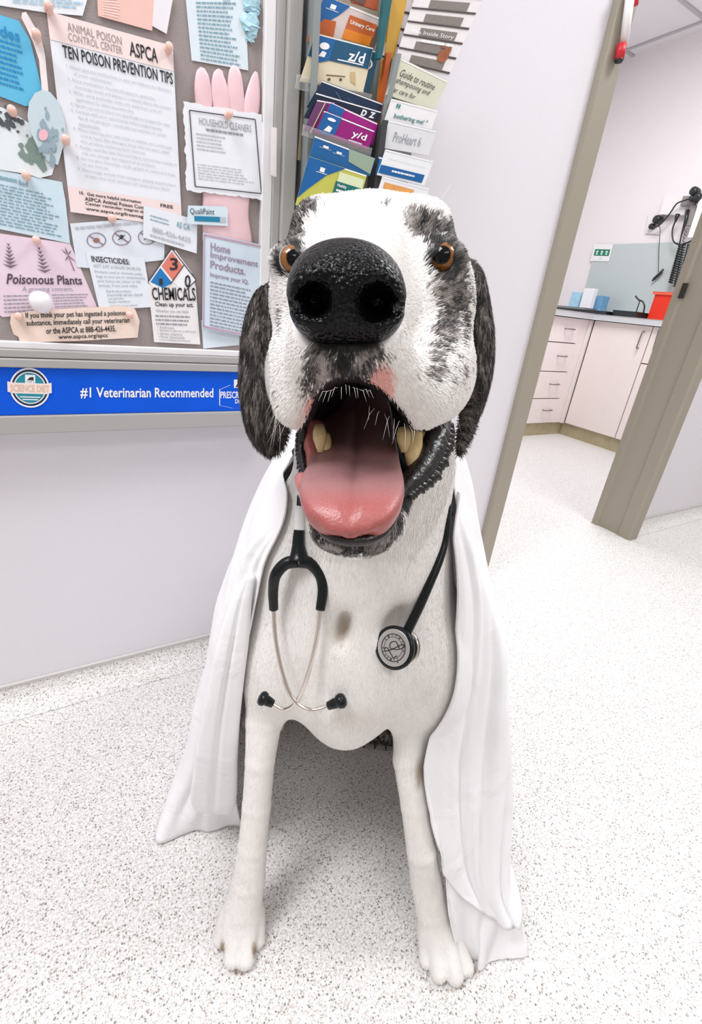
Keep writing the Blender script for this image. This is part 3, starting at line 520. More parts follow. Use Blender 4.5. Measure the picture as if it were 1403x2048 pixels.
# ------------------------------------------------------------------ brochure rack
RK = thing('brochure_rack', W3(.62, .03, 1.0), 'clear and grey brochure rack mounted on the wall right of the board', 'rack')
ACR = mat('clear_acrylic', (.95, .97, .97), .08, trans=.9); GRB = mat('rack_grey', rgb(140, 146, 146), .4)
def plate(name, pts, n, th, m_, parent=None, **k):
    mm = MB(); mm.slab(wq(pts, n), N3*th); return mm.build(name, m_, parent, **k)
bevel(plate('back_panel', [(604, -20), (772, -20), (742, 440), (588, 440)], .004, .010, mat('rack_tan', rgb(172, 160, 142), .6, noise=.12, nscale=8), RK), .002)
bevel(plate('divider', [(764, -20), (776, -20), (738, 420), (727, 420)], .02, .05, GRB, RK), .003)
bevel(plate('side_rail', [(604, -20), (611, -20), (594, 420), (587, 420)], .02, .06, GRB, RK), .003)
bevel(plate('back_panel', [(812, -20), (850, -20), (800, 440), (742, 440)], .004, .012, mat('rack_mid_grey', rgb(120, 118, 116), .6), RK), .002)  # even mid-grey backing of the right column
def brochure(pts, n, col, label, prints=(), dn=.0025, group=None, cat='brochure'):
    mm = MB(); mm.slab(wq(pts, n), N3*dn); o = mm.build('brochure', mat('broch_%02x%02x%02x' % col, rgb(*col), .35, noise=.03, nscale=40), label=label, cat=cat, group=group or 'brochures in the wall rack')
    e = MB(); w = wq(pts, n+dn); up_ = _n(w[0]-w[3])*.0022; e.add([w[0], w[1], w[1]-up_, w[0]-up_], [(0, 1, 2, 3)]); e.v = [tuple(np.array(p)+N3*.0004) for p in e.v]; e.build('top_edge', WHT, o)
    q = Quad(w)
    for m_, fn in prints: ink(o, m_, lambda g: fn(g, q))
    return o
BL = mat('bro_blue', rgb(20, 96, 160), .35); OR = mat('bro_orange', rgb(196, 96, 40), .35); NV = mat('bro_navy', rgb(16, 40, 72), .35); GD = mat('bro_gold', rgb(206, 160, 60), .4); CRM = mat('bro_cream', rgb(222, 204, 170), .4); BRN = mat('bro_brown', rgb(96, 66, 50), .5); TL_ = mat('bro_teal', rgb(20, 110, 104), .4); LM = mat('bro_lime', rgb(190, 190, 70), .4)
crest = lambda g, q, u, v, s=1.0: (q.rect(g, u-.035*s, v-.05*s, u+.035*s, v+.03*s, .0009), q.line(g, u-.08*s, v+.05*s, u+.08*s, v+.05*s, .012, .0009))
# tall tan magazines behind the left column
plate('tan_magazine', [(612, 18), (648, 30), (622, 250), (600, 240)], .030, .006, CRM, label='tan magazine standing at the left end of the rack, upper', cat='magazine', group='magazines in the wall rack')
plate('tan_magazine', [(604, 170), (636, 180), (620, 330), (592, 320)], .036, .006, CRM, label='tan magazine standing at the left end of the rack, lower', cat='magazine', group='magazines in the wall rack')
brochure([(690, -25), (760, -20), (752, 22), (702, 6)], .048, (176, 84, 46), 'rust-brown brochure at the very top of the left rack column', [(BRN, lambda g, q: q.poly(g, [(.0, .3), (.6, .5), (.5, .9), (.1, .8)]))])
brochure([(648, -8), (767, 40), (743, 116), (612, 82)], .056, (214, 198, 194), 'Urinary Care brochure, orange block on pale cover', [(BL, lambda g, q: q.poly(g, [(0, 0), (.42, 0), (.30, .28), (0, .80)])), (OR, lambda g, q: (q.rect(g, .46, .18, .92, .50, .0008), q.poly(g, [(0, .8), (.12, .45), (.3, .42), (.36, .98), (0, 1)], .0008))),
    (mat('bro_amber', rgb(226, 130, 20), .4), lambda g, q: q.rect(g, .46, .50, .90, .74, .0008)), (WHT, lambda g, q: (q.text(g, 'Urinary Care', .50, .27, .90, .40, True, e=.0012), crest(g, q, .18, .16, 1.2))), (BRN, lambda g, q: q.poly(g, [(.93, .2), (.99, .2), (.99, .95), (.84, .95)]))])
brochure([(640, 72), (756, 104), (738, 186), (612, 166)], .064, (24, 78, 104), 'second blue brochure peeping out behind the z/d one', [(WHT, lambda g, q: q.text(g, ')', .88, .22, .95, .45, True))])
brochure([(630, 67), (745, 97), (724, 186), (598, 164)], .070, (226, 214, 186), 'z/d brochure with blue band and cream puppy photo', [(mat('bro_petrol', rgb(24, 84, 118), .35), lambda g, q: q.rect(g, 0, .02, 1, .46, .0007)), (BL, lambda g, q: q.poly(g, [(.06, .03), (.34, .03), (.34, .46), (.20, .54), (.06, .44)], .0011)),
    (WHT, lambda g, q: (q.text(g, 'z/d', .62, .14, .90, .38, True, e=.0012), q.rect(g, .46, .39, .90, .415, .0012), q.ring(g, .20, .20, 0, .08, .9, .0015, 12), q.poly(g, [(.15, .42), (.19, .30), (.26, .32), (.25, .42)], .0015))),
    (mat('puppy_fawn', rgb(200, 176, 130), .6), lambda g, q: (q.poly(g, [(.12, .6), (.2, .56), (.24, .85), (.14, .95)]), q.poly(g, [(.72, .6), (.8, .58), (.86, .86), (.76, .8)]))), (BRN, lambda g, q: (q.ring(g, .42, .84, 0, .025, 1.2, .0008, 8), q.ring(g, .60, .80, 0, .025, 1.2, .0008, 8), q.line(g, .36, .76, .66, .72, .02)))])
brochure([(644, 162), (765, 208), (752, 236), (612, 215)], .080, (18, 44, 76), 'dark navy brochure above the purple ones', [(mat('bro_steel', rgb(70, 110, 140), .3), lambda g, q: (q.line(g, .25, .2, .45, .6, .02), q.line(g, .45, .3, .6, .5, .015)))])
brochure([(632, 186), (762, 224), (744, 262), (606, 236)], .084, (14, 34, 60), 'curved navy brochure with white letters showing', [(WHT, lambda g, q: q.text(g, 'p z', .72, .12, .93, .55, True))])
brochure([(634, 200), (668, 206), (650, 275), (606, 262)], .0885, (110, 60, 110), 'plum brochure edge left of the v/d and y/d brochures', [(CRM, lambda g, q: q.line(g, .5, 0, .3, 1, .05))])
brochure([(659, 204), (754, 247), (744, 290), (640, 250)], .0925, (160, 20, 130), 'magenta v/d brochure behind the y/d one', [(WHT, lambda g, q: q.text(g, 'v/d', .66, .42, .90, .62, True)), (BL, lambda g, q: q.rect(g, .02, .03, .30, .97, .0005))])
brochure([(648, 222), (748, 262), (734, 300), (628, 266)], .098, (150, 18, 120), 'front magenta y/d brochure with a blue shield', [(BL, lambda g, q: q.poly(g, [(.02, .03), (.34, .03), (.34, .8), (.18, .98), (.02, .8)], .0006)), (WHT, lambda g, q: (q.text(g, 'y/d', .62, .30, .90, .72, True, e=.0012), q.rect(g, .60, .80, .86, .84, .0012), q.ring(g, .18, .24, 0, .08, .9, .0012, 12), q.poly(g, [(.12, .78), (.17, .52), (.25, .56), (.24, .78)], .0012)))])
brochure([(629, 272), (749, 317), (738, 352), (617, 318)], .106, (24, 96, 158), 'blue brochure with grey-green pattern under the magenta ones', [(mat('bro_sage', rgb(150, 170, 150), .4), lambda g, q: q.poly(g, [(.55, .0), (1, .0), (1, .9), (.6, .6)])), (WHT, lambda g, q: (crest(g, q, .2, .3, 1.2), crest(g, q, .42, .36, 1.2)))])
brochure([(617, 313), (732, 351), (708, 440), (590, 410)], .114, (196, 196, 90), 'bottom left brochure, blue corner with a green title block', [(BL, lambda g, q: q.poly(g, [(0, 0), (.62, 0), (.35, .25), (.12, .62), (0, .85)])), (mat('bro_pale_green', rgb(220, 230, 190), .4), lambda g, q: q.rect(g, .54, .10, .98, .98, .0008)), (TL_, lambda g, q: q.rect(g, .52, .30, .99, .68, .0010)), (WHT, lambda g, q: (q.text(g, 'Healthy', .56, .34, .72, .42, True, e=.0014), q.lines(g, .56, .44, .92, .62, 2, .5, seed=35, e=.0014), crest(g, q, .26, .18, 1.1)))])
# gold and teal booklets between the columns
plate('booklet', [(778, -20), (812, -20), (764, 190), (752, 200)], .060, .012, GD, label='thick gold-edged booklet standing between the rack columns', cat='booklet', group='booklets between the rack columns')
plate('booklet', [(764, -22), (782, -22), (757, 120), (748, 120)], .075, .010, mat('bro_dteal', rgb(16, 92, 100), .4), label='teal booklet spine against the rack divider', cat='booklet', group='booklets between the rack columns')
plate('booklet', [(766, 110), (776, 110), (754, 250), (746, 250)], .066, .012, OR, label='rust booklet spine under the gold booklet', cat='booklet', group='booklets between the rack columns')
GK = mat('photo_grey', rgb(128, 118, 112), .5, noise=.08, nscale=300); DK = mat('photo_dark', rgb(66, 58, 56), .5)
def stairs(g, q, rows, u0, u1):
    for i in range(rows): v = (i+.15)/rows; q.rect(g, u0, v, u1, v+.55/rows, .0006)
def rows2(g, q, rows):
    for i in range(rows): v = (i+.75)/rows; q.rect(g, .0, v, 1., v+.14/rows, .0009)
brochure([(800, -40), (838, -34), (790, 132), (762, 118)], .068, (232, 226, 228), 'white folded leaflet with dark bars behind the large stairs leaflet', [(DK, lambda g, q: rows2(g, q, 5))], cat='leaflet', group='leaflets in the right rack column')
brochure([(838, -34), (975, -28), (896, 152), (787, 126)], .078, (236, 230, 232), 'large leaflet with grey steps photo and a small brown dog', [(GK, lambda g, q: stairs(g, q, 6, .24, .84)), (DK, lambda g, q: rows2(g, q, 6)), (mat('dog_rust', rgb(150, 84, 50), .7, noise=.3, nscale=90), lambda g, q: (q.ring(g, .76, .80, 0, .10, .8, .0014, 12), q.poly(g, [(.66, .72), (.70, .64), (.76, .72)], .0014), q.poly(g, [(.78, .72), (.84, .66), (.86, .76)], .0014))), (WHT, lambda g, q: (q.text(g, 'The Inside Story', .10, .56, .80, .62, e=.0016), q.lines(g, .30, .65, .90, .70, 1, .6, seed=36, e=.0016)))], cat='leaflet', group='leaflets in the right rack column')
brochure([(800, 117), (894, 163), (866, 222), (770, 190)], .088, (216, 216, 196), 'cream leaflet titled Guide to routine shampooing and ear care', [(INKD, lambda g, q: (q.text(g, 'Guide to routine', .10, .22, .82, .42, False, .25, e=.001), q.text(g, 'shampooing and', .08, .46, .78, .66, False, .25, e=.001), q.text(g, 'ear care for', .06, .72, .55, .86, False, .25, e=.001)))], cat='leaflet', group='leaflets in the right rack column')
brochure([(782, 198), (874, 222), (860, 260), (768, 240)], .096, (238, 236, 238), 'white leaflet with teal words bothering me', [(mat('bro_aqua', rgb(60, 130, 130), .5), lambda g, q: (q.text(g, 'bothering me! "', .16, .58, .88, .88, True), q.text(g, '"', .14, .15, .22, .35, True)))], cat='leaflet', group='leaflets in the right rack column')
brochure([(777, 241), (871, 263), (855, 311), (762, 296)], .104, (224, 224, 228), 'pale ProHeart 6 leaflet in the right rack column', [(INKG, lambda g, q: q.text(g, 'ProHeart 6', .18, .34, .76, .72, e=.001))], cat='leaflet', group='leaflets in the right rack column')
brochure([(770, 299), (865, 323), (846, 372), (752, 350)], .112, (236, 238, 242), 'white leaflet with a blue band above the orange one', [(BL, lambda g, q: q.rect(g, .02, .58, .94, .90)), (WHT, lambda g, q: q.lines(g, .26, .66, .74, .80, 1, .5, seed=34, ragged=0, e=.001)), (INKL, lambda g, q: q.line(g, .1, .3, .9, .32, .01))], cat='leaflet', group='leaflets in the right rack column')
brochure([(764, 353), (857, 378), (838, 440), (742, 420)], .120, (234, 236, 240), 'bottom right leaflet with an orange square', [(mat('bro_peach', rgb(226, 160, 90), .4, noise=.1, nscale=60), lambda g, q: q.rect(g, .08, .14, .70, .95))], cat='leaflet', group='leaflets in the right rack column')
brochure([(757, 314), (768, 317), (760, 352), (750, 350)], .108, (24, 100, 160), 'blue booklet spine at the left of the band leaflet', [], cat='booklet', group='booklets between the rack columns', dn=.006)
# clear pocket fronts
for pts, n in (([(594, 150), (742, 190), (736, 214), (590, 176)], .0745), ([(606, 250), (742, 298), (738, 316), (604, 270)], .1025)):
    bevel(plate('pocket_front', pts, n, .002, ACR, RK), .0008)
bevel(plate('pocket_rail', [(776, 120), (782, 121), (744, 300), (738, 298)], .062, .03, MATS['rack_grey'], RK), .002)
bevel(plate('pocket_rail', [(748, 250), (756, 252), (738, 420), (730, 420)], .08, .03, mat('rack_dark', rgb(60, 62, 64), .4), RK), .002)
# ------------------------------------------------------------------ implicit-surface modelling
def Q(px, py, D): return np.array([(px-CX)/F*D, (py-CY)/F*D, D])
def Qy(px, py, Y):
    v = np.array([(px-CX)/F, (py-CY)/F, 1.0]); return v*(Y/(R0[1]@v))
def Qz(px, py, z):
    v = np.array([(px-CX)/F, (py-CY)/F, 1.0]); return v*((z-H)/(R0[2]@v))
def Qw(x, y, z): return R0.T @ (np.array([x, y, z], float)-EYE)      # viewer-facing place -> lens axes
def c2w(P): return np.asarray(P) @ R.T + EYE
def _basis(c, rot=0.0, tilt=0.0):
    w = _n(c); u = _n(np.cross([0, 1., 0], w)); v = np.cross(w, u)      # u right, v down, w away
    if rot: a = math.radians(rot); u, v = math.cos(a)*u+math.sin(a)*v, -math.sin(a)*u+math.cos(a)*v
    if tilt: a = math.radians(tilt); v, w = math.cos(a)*v+math.sin(a)*w, -math.sin(a)*v+math.cos(a)*w
    return np.stack([u, v, w])
class E_:
    def __init__(s, px, py, D, rx, ry, rz, rot=0, tilt=0):
        s.c = Q(px, py, D); ct = 1/math.sqrt(1+((py-CY)/F)**2)
        s.r = np.array([rx*D/F, ry*D/F*ct, rz]); s.B = _basis(s.c, rot, tilt)
    def __call__(s, P):
        q = (P-s.c) @ s.B.T; k0 = np.linalg.norm(q/s.r, axis=1); k1 = np.linalg.norm(q/(s.r**2), axis=1)
        return k0*(k0-1)/(k1+1e-9)
class C_:
    def __init__(s, a, ra, b, rb): s.a, s.b, s.ra, s.rb = np.asarray(a), np.asarray(b), ra, rb
    def __call__(s, P):
        d = s.b-s.a; t = np.clip(((P-s.a)@d)/(d@d), 0, 1); return np.linalg.norm(P-s.a-t[:, None]*d, axis=1)-(s.ra+(s.rb-s.ra)*t)
def chain(pts): return [C_(pts[i][0], pts[i][1], pts[i+1][0], pts[i+1][1]) for i in range(len(pts)-1)]
def smin(a, b, k):
    h = np.maximum(k-np.abs(a-b), 0)/k; return np.minimum(a, b)-h*h*k*0.25
def smax(a, b, k): return -smin(-a, -b, k)
def union(P, prims, k):
    d = prims[0](P)
    for p in prims[1:]: d = smin(d, p(P), k)
    return d
def surface(f, lo, hi, h):
    """sparse surface nets of f=0 inside box; returns verts (lens axes) and quads"""
    Bk = 8; lo = np.asarray(lo, float); nb = np.ceil((np.asarray(hi)-lo)/(h*Bk)).astype(int)
    gi = np.stack(np.meshgrid(*[np.arange(n) for n in nb], indexing='ij'), -1).reshape(-1, 3)
    ce_ = lo+(gi+0.5)*h*Bk; keep = []
    for i in range(0, len(ce_), 200000): keep.append(np.abs(f(ce_[i:i+200000])) < h*Bk*1.25)
    gi = gi[np.concatenate(keep)]
    N = nb*Bk+1; key = lambda ijk: (ijk[..., 0]*N[1]+ijk[..., 1])*N[2]+ijk[..., 2]
    off = np.stack(np.meshgrid(*[np.arange(Bk)]*3, indexing='ij'), -1).reshape(-1, 3)
    cells = (gi[:, None]*Bk+off[None]).reshape(-1, 3)
    o8 = np.array([[i, j, k] for i in (0, 1) for j in (0, 1) for k in (0, 1)])
    offp = np.stack(np.meshgrid(*[np.arange(Bk+1)]*3, indexing='ij'), -1).reshape(-1, 3)
    pk = np.unique(key((gi[:, None]*Bk+offp[None]).reshape(-1, 3)))
    z = pk % N[2]; y = (pk//N[2]) % N[1]; x = pk//(N[1]*N[2]); pt = lo+np.stack([x, y, z], 1)*h
    val = np.concatenate([f(pt[i:i+300000]) for i in range(0, len(pt), 300000)])
    cv = val[np.searchsorted(pk, key(cells[:, None]+o8[None]))]
    act = (cv.min(1) < 0) & (cv.max(1) >= 0); cells = cells[act]; cv = cv[act]
    ed = [(a, b) for a in range(8) for b in range(a+1, 8) if np.abs(o8[a]-o8[b]).sum() == 1]
    acc = np.zeros((len(cells), 3)); cnt = np.zeros(len(cells))
    for a, b in ed:
        va, vb = cv[:, a], cv[:, b]; m = (va < 0) != (vb < 0); t = np.where(m, va/(va-vb+1e-20), 0)
        p = o8[a]+(o8[b]-o8[a])*t[:, None]; acc[m] += p[m]; cnt[m] += 1
    V = lo+(cells+acc/cnt[:, None])*h
    ck = key(cells); order = np.argsort(ck); cks = ck[order]
    faces = []
    for ax in range(3):
        e = np.zeros(3, int); e[ax] = 1; bidx = int(e@[4, 2, 1]); u, w = [np.eye(3, dtype=int)[i] for i in ((ax+1) % 3, (ax+2) % 3)]
        m = (cv[:, 0] < 0) != (cv[:, bidx] < 0); c0 = cells[m]; sg = cv[m, 0] < 0
        nbk = np.stack([key(c0), key(c0-u), key(c0-u-w), key(c0-w)], 1); ok = (c0 >= 1).all(1)
        pos = np.clip(np.searchsorted(cks, nbk), 0, len(cks)-1); ok &= (cks[pos] == nbk).all(1)
        fa = order[pos[ok]]; fa[sg[ok]] = fa[sg[ok]][:, ::-1]; faces.append(fa)
    Fc = np.concatenate(faces); return V, Fc[:, ::-1]
def fast_mesh(name, V, Fc, m, parent, smooth=True, **k):
    org = np.array(parent['_o']) if parent is not None else np.array(k.pop('origin'))*K
    W = c2w(V)*K-org; me = bpy.data.meshes.new(name)
    me.vertices.add(len(W)); me.vertices.foreach_set('co', W.astype(np.float32).ravel())
    n = Fc.shape[1]; me.loops.add(Fc.size); me.loops.foreach_set('vertex_index', Fc.astype(np.int32).ravel())
    me.polygons.add(len(Fc)); me.polygons.foreach_set('loop_start', np.arange(len(Fc), dtype=np.int32)*n)
    me.polygons.foreach_set('use_smooth', [smooth]*len(Fc)); me.update(calc_edges=True)
    me.materials.append(m); o = bpy.data.objects.new(name, me); S.collection.objects.link(o)
    if parent is not None: o.parent = parent
    else: o.location = org
    o['_o'] = tuple(float(x) for x in org); tag(o, **k); return o
def attr(o, name, arr, typ='FLOAT'):
    a = o.data.attributes.new(name, typ, 'POINT'); a.data.foreach_set('value' if typ == 'FLOAT' else 'vector', np.asarray(arr, np.float32).ravel())

# ------------------------------------------------------------------ the dog
def leg(pts): return chain([(Qy(px, py, Y), r*Qy(px, py, Y)[2]/F) for px, py, r, Y in pts])
EYL, EYR = (583, 524, 0.388), (884, 521, 0.388)
body = [C_(Q(742, 640, .585), .085, Q(748, 930, .60), .092), C_(Q(748, 930, .60), .092, Q(722, 1180, .71), .135),
        E_(705, 1250, .735, 205, 165, .15), E_(690, 1372, .69, 92, 122, .085), E_(745, 1330, .70, 90, 90, .10),
        E_(558, 1300, .70, 66, 120, .07), E_(862, 1325, .70, 66, 120, .07),
        C_(Qw(.0, .62, .60), .14, Qw(.03, 1.0, .30), .14)]
legs = leg([(535, 1370, 42, .52), (528, 1440, 36, .50), (520, 1520, 29, .475), (513, 1610, 28, .455), (505, 1690, 28, .435), (497, 1760, 32, .42), (487, 1810, 36, .408), (481, 1842, 38, .400)]) \
     + leg([(850, 1380, 52, .53), (826, 1450, 40, .51), (816, 1520, 30, .48), (828, 1610, 27, .455), (842, 1700, 29, .435), (851, 1760, 31, .436)])+chain([(Qy(851, 1760, .436), .0245), (Qz(862, 1815, .075), .0255), (Qz(870, 1852, .042), .0265)])
hind = []
for sx in (-1, 1):
    hx = .11 if sx > 0 else .17
    hind += [C_(Qw(.02+sx*hx, .98, .22), .09, Qw(.02+sx*(hx+.02), .80, .25), .06), C_(Qw(.02+sx*(hx+.02), .80, .25), .06, Qw(.02+sx*hx, .93, .07), .032),
             C_(Qw(.02+sx*hx, .95, .05), .03, Qw(.02+sx*hx, .82, .035), .03)]
    hind += [C_(Qw(.02+sx*hx+t, .84, .03), .018, Qw(.02+sx*hx+t*1.35, .785, .014), .013) for t in (-.028, -.009, .010, .028)]
def toe(px0, py0, z0, r0, px1, py1, r1=0.0125): return C_(Qz(px0, py0, z0), r0, Qz(px1, py1, r1), r1)
toes = [toe(462, 1835, .035, .017, 442, 1876), toe(474, 1838, .042, .018, 465, 1916, .0135), toe(492, 1838, .042, .018, 491, 1918, .0135), toe(507, 1832, .035, .017, 514, 1878),
        toe(858, 1866, .032, .017, 853, 1918), toe(870, 1868, .038, .018, 877, 1944, .0135), toe(888, 1868, .038, .018, 909, 1950, .0135), toe(900, 1862, .032, .017, 932, 1934, .012)]
head = [E_(742, 545, .505, 172, 150, .10), E_(640, 452, .43, 55, 58, .045), E_(845, 452, .43, 56, 56, .045), E_(738, 465, .44, 110, 72, .05),
        E_(622, 600, .44, 82, 130, .07), E_(862, 610, .44, 84, 140, .07), E_(620, 740, .42, 84, 110, .07), E_(872, 740, .42, 76, 105, .07),
        C_(Q(738, 520, .44), .046, Q(692, 560, .318), .030), C_(Q(738, 640, .42), .056, Q(692, 655, .325), .036),
        E_(690, 715, .315, 88, 58, .032), C_(Q(640, 700, .32), .019, Q(596, 812, .345), .0165), C_(Q(750, 705, .32), .021, Q(836, 806, .345), .0200),
        E_(866, 765, .375, 60, 84, .045), E_(580, 762, .375, 42, 78, .04)]
rim = [E_(EYL[0], EYL[1], .395, 44, 40, .020), E_(EYR[0], EYR[1], .395, 44, 42, .020)]
ears = [E_(525, 690, .505, 42, 116, .018, rot=4), E_(526, 765, .495, 48, 100, .015), E_(532, 835, .485, 44, 80, .014, rot=-8), E_(556, 610, .53, 40, 50, .03),
        E_(956, 672, .505, 27, 124, .018, rot=0), E_(952, 752, .50, 26, 96, .014, rot=8), E_(938, 835, .495, 15, 82, .010, rot=16), E_(930, 575, .53, 40, 55, .03)]
jaw = [C_(Q(690, 1055, .338), .0165, Q(742, 1052, .338), .0165), E_(712, 1070, .345, 84, 36, .028),
       C_(Q(655, 1048, .345), .012, Q(655, 890, .46), .018), C_(Q(775, 1040, .345), .012, Q(820, 900, .46), .018),
       C_(Q(712, 1060, .36), .022, Q(735, 960, .50), .05)]
cut = [E_(716, 905, .385, 100, 132, .085), E_(700, 820, .33, 50, 52, .05), E_(705, 1000, .315, 70, 60, .045)]
sock = [E_(EYL[0], EYL[1]+5, .360, 28, 24, .030, rot=-12), E_(EYR[0]-1, EYR[1]+6, .360, 29, 24, .030, rot=12)]
dimple = [E_(686, 1252, .585, 13, 30, .020, rot=8), E_(790, 1240, .585, 12, 26, .016, rot=30)]
def dog_f(P):
    d = union(P, body, .045); l = union(P, legs, .003); d = smin(d, l, .03)
    d = smin(d, union(P, hind, .02), .04)
    t = union(P, toes, .0035); d = smin(d, t, .016)
    hd = union(P, head, .018); hd = smin(hd, union(P, rim, .006), .010)
    d = smin(d, hd, .03); er = union(P, ears, .022); d = smin(d, er, .006)
    d = smin(d, union(P, jaw, .012), .008)
    d = smax(d, -union(P, cut, .01), .008)
    for s in sock: d = smax(d, -s(P), .004)
    for s in dimple: d = smax(d, -s(P), .03)
    return d
def march(px, py, f=None, d0=.2, d1=1.4):
    f = f or dog_f; v = np.array([(px-CX)/F, (py-CY)/F, 1.0]); L = np.linalg.norm(v); D = d0
    for _ in range(160):
        s = f((v*D)[None])[0]
        if s < 2e-4 or D > d1: break
        D += max(s*0.7, 3e-4)/L
    return D
DOG = thing('dog', V0(.07, .45, 0), 'large white and grey-patched dog sitting with its mouth wide open', 'dog')

# coat colours follow the animal's own markings (stored per vertex): grey merle, pink skin, black skin; mouth cavity and throat also black
def ellm(u, v, cx, cy, rx, ry, rot=0):
    a = math.radians(rot); x = (u-cx)*math.cos(a)+(v-cy)*math.sin(a); y = -(u-cx)*math.sin(a)+(v-cy)*math.cos(a)
    return np.clip(1.35-np.sqrt((x/rx)**2+(y/ry)**2)*0.85, 0, 1)
GREY = [(588, 455, 28, 55, 15, .9), (612, 412, 34, 24, -20, .8), (572, 500, 26, 40, 0, .9), (604, 450, 18, 60, 12, .6), (855, 452, 52, 34, 25, .85), (912, 488, 42, 60, -20, .95), (905, 590, 44, 66, -10, .80),
        (892, 655, 36, 66, 12, .78), (930, 640, 14, 60, 0, .7), (792, 1040, 18, 46, 0, .93), (636, 1050, 18, 40, 0, .93), (903, 545, 40, 40, 0, .9), (862, 560, 20, 60, 5, .5), (872, 735, 36, 50, 20, .58), (915, 745, 36, 60, 10, .50), (840, 700, 20, 30, 0, .35), (768, 406, 16, 10, -20, .55), (697, 733, 74, 36, 0, 1.0), (650, 700, 50, 26, -20, .8), (738, 700, 50, 26, 20, .8), (626, 768, 30, 44, 10, .78), (640, 735, 40, 30, 0, .9),
        (762, 800, 26, 38, -35, .6), (560, 640, 9, 58, 0, .55), (548, 800, 12, 40, 0, .45), (545, 700, 14, 50, 0, .35), (712, 1084, 92, 34, 0, 1.0), (772, 1060, 26, 40, 10, .9), (660, 1070, 22, 30, 0, .9)]
PINK = [(757, 752, 34, 30, 20, 1.0), (770, 775, 26, 26, 0, .8), (668, 772, 22, 10, -20, .9), (632, 812, 26, 40, 10, .75), (745, 790, 22, 22, 40, .8), (820, 760, 40, 50, 0, .25), (600, 840, 22, 26, 0, .45)]
BLACK = [(EYL[0], EYL[1], 37, 33, 0, 1.0), (EYR[0], EYR[1], 37, 35, 0, 1.0), (903, 545, 14, 20, 20, .8), (690, 660, 82, 52, 0, 1.0), (690, 720, 24, 36, 0, .8), (590, 498, 30, 20, -30, .8), (872, 488, 30, 18, 30, .8)]
def paint(V):
    u = V[:, 0]/V[:, 2]*F+CX; v = V[:, 1]/V[:, 2]*F+CY; D = V[:, 2]
    fr = (D < .50) & (v < 1120)
    g = np.zeros(len(V)); p = np.zeros(len(V)); b = np.zeros(len(V))
    for (cx, cy, rx, ry, ro, s) in GREY: g = np.maximum(g, min(s, .93)*ellm(u, v, cx, cy, rx, ry, ro)*fr)
    for (cx, cy, rx, ry, ro, s) in PINK: p = np.maximum(p, s*ellm(u, v, cx, cy, rx, ry, ro)*fr)
    for (cx, cy, rx, ry, ro, s) in BLACK: b = np.maximum(b, s*ellm(u, v, cx, cy, rx, ry, ro)*(D < .41)*fr)
    de = union(V, ears, .02); dh = smin(union(V, head, .018), union(V, body, .06), .02)
    g = np.maximum(g, np.clip((dh-.001)/.006, 0, 1)*(de < .004)*1.0*(v < 960))
    dc = union(V, cut, .01); b = np.maximum(b, np.clip(1-(np.abs(dc)-np.where(D > .345, .013, .0052))/.003, 0, 1)*(D < .55)*(v < 1130))
    b = np.maximum(b, 1.0*((D > .36) & (D < .54) & (u > 640) & (u < 852) & (v > 770) & (v < 900)))  # deep part of the mouth cavity set plain black
    wv = c2w(V) @ RZ; g = np.maximum(g, .9*((wv[:, 1] > .62) & (wv[:, 2] < .075) & (wv[:, 0] > 0)))   # dark hind foot
    return g, p, b
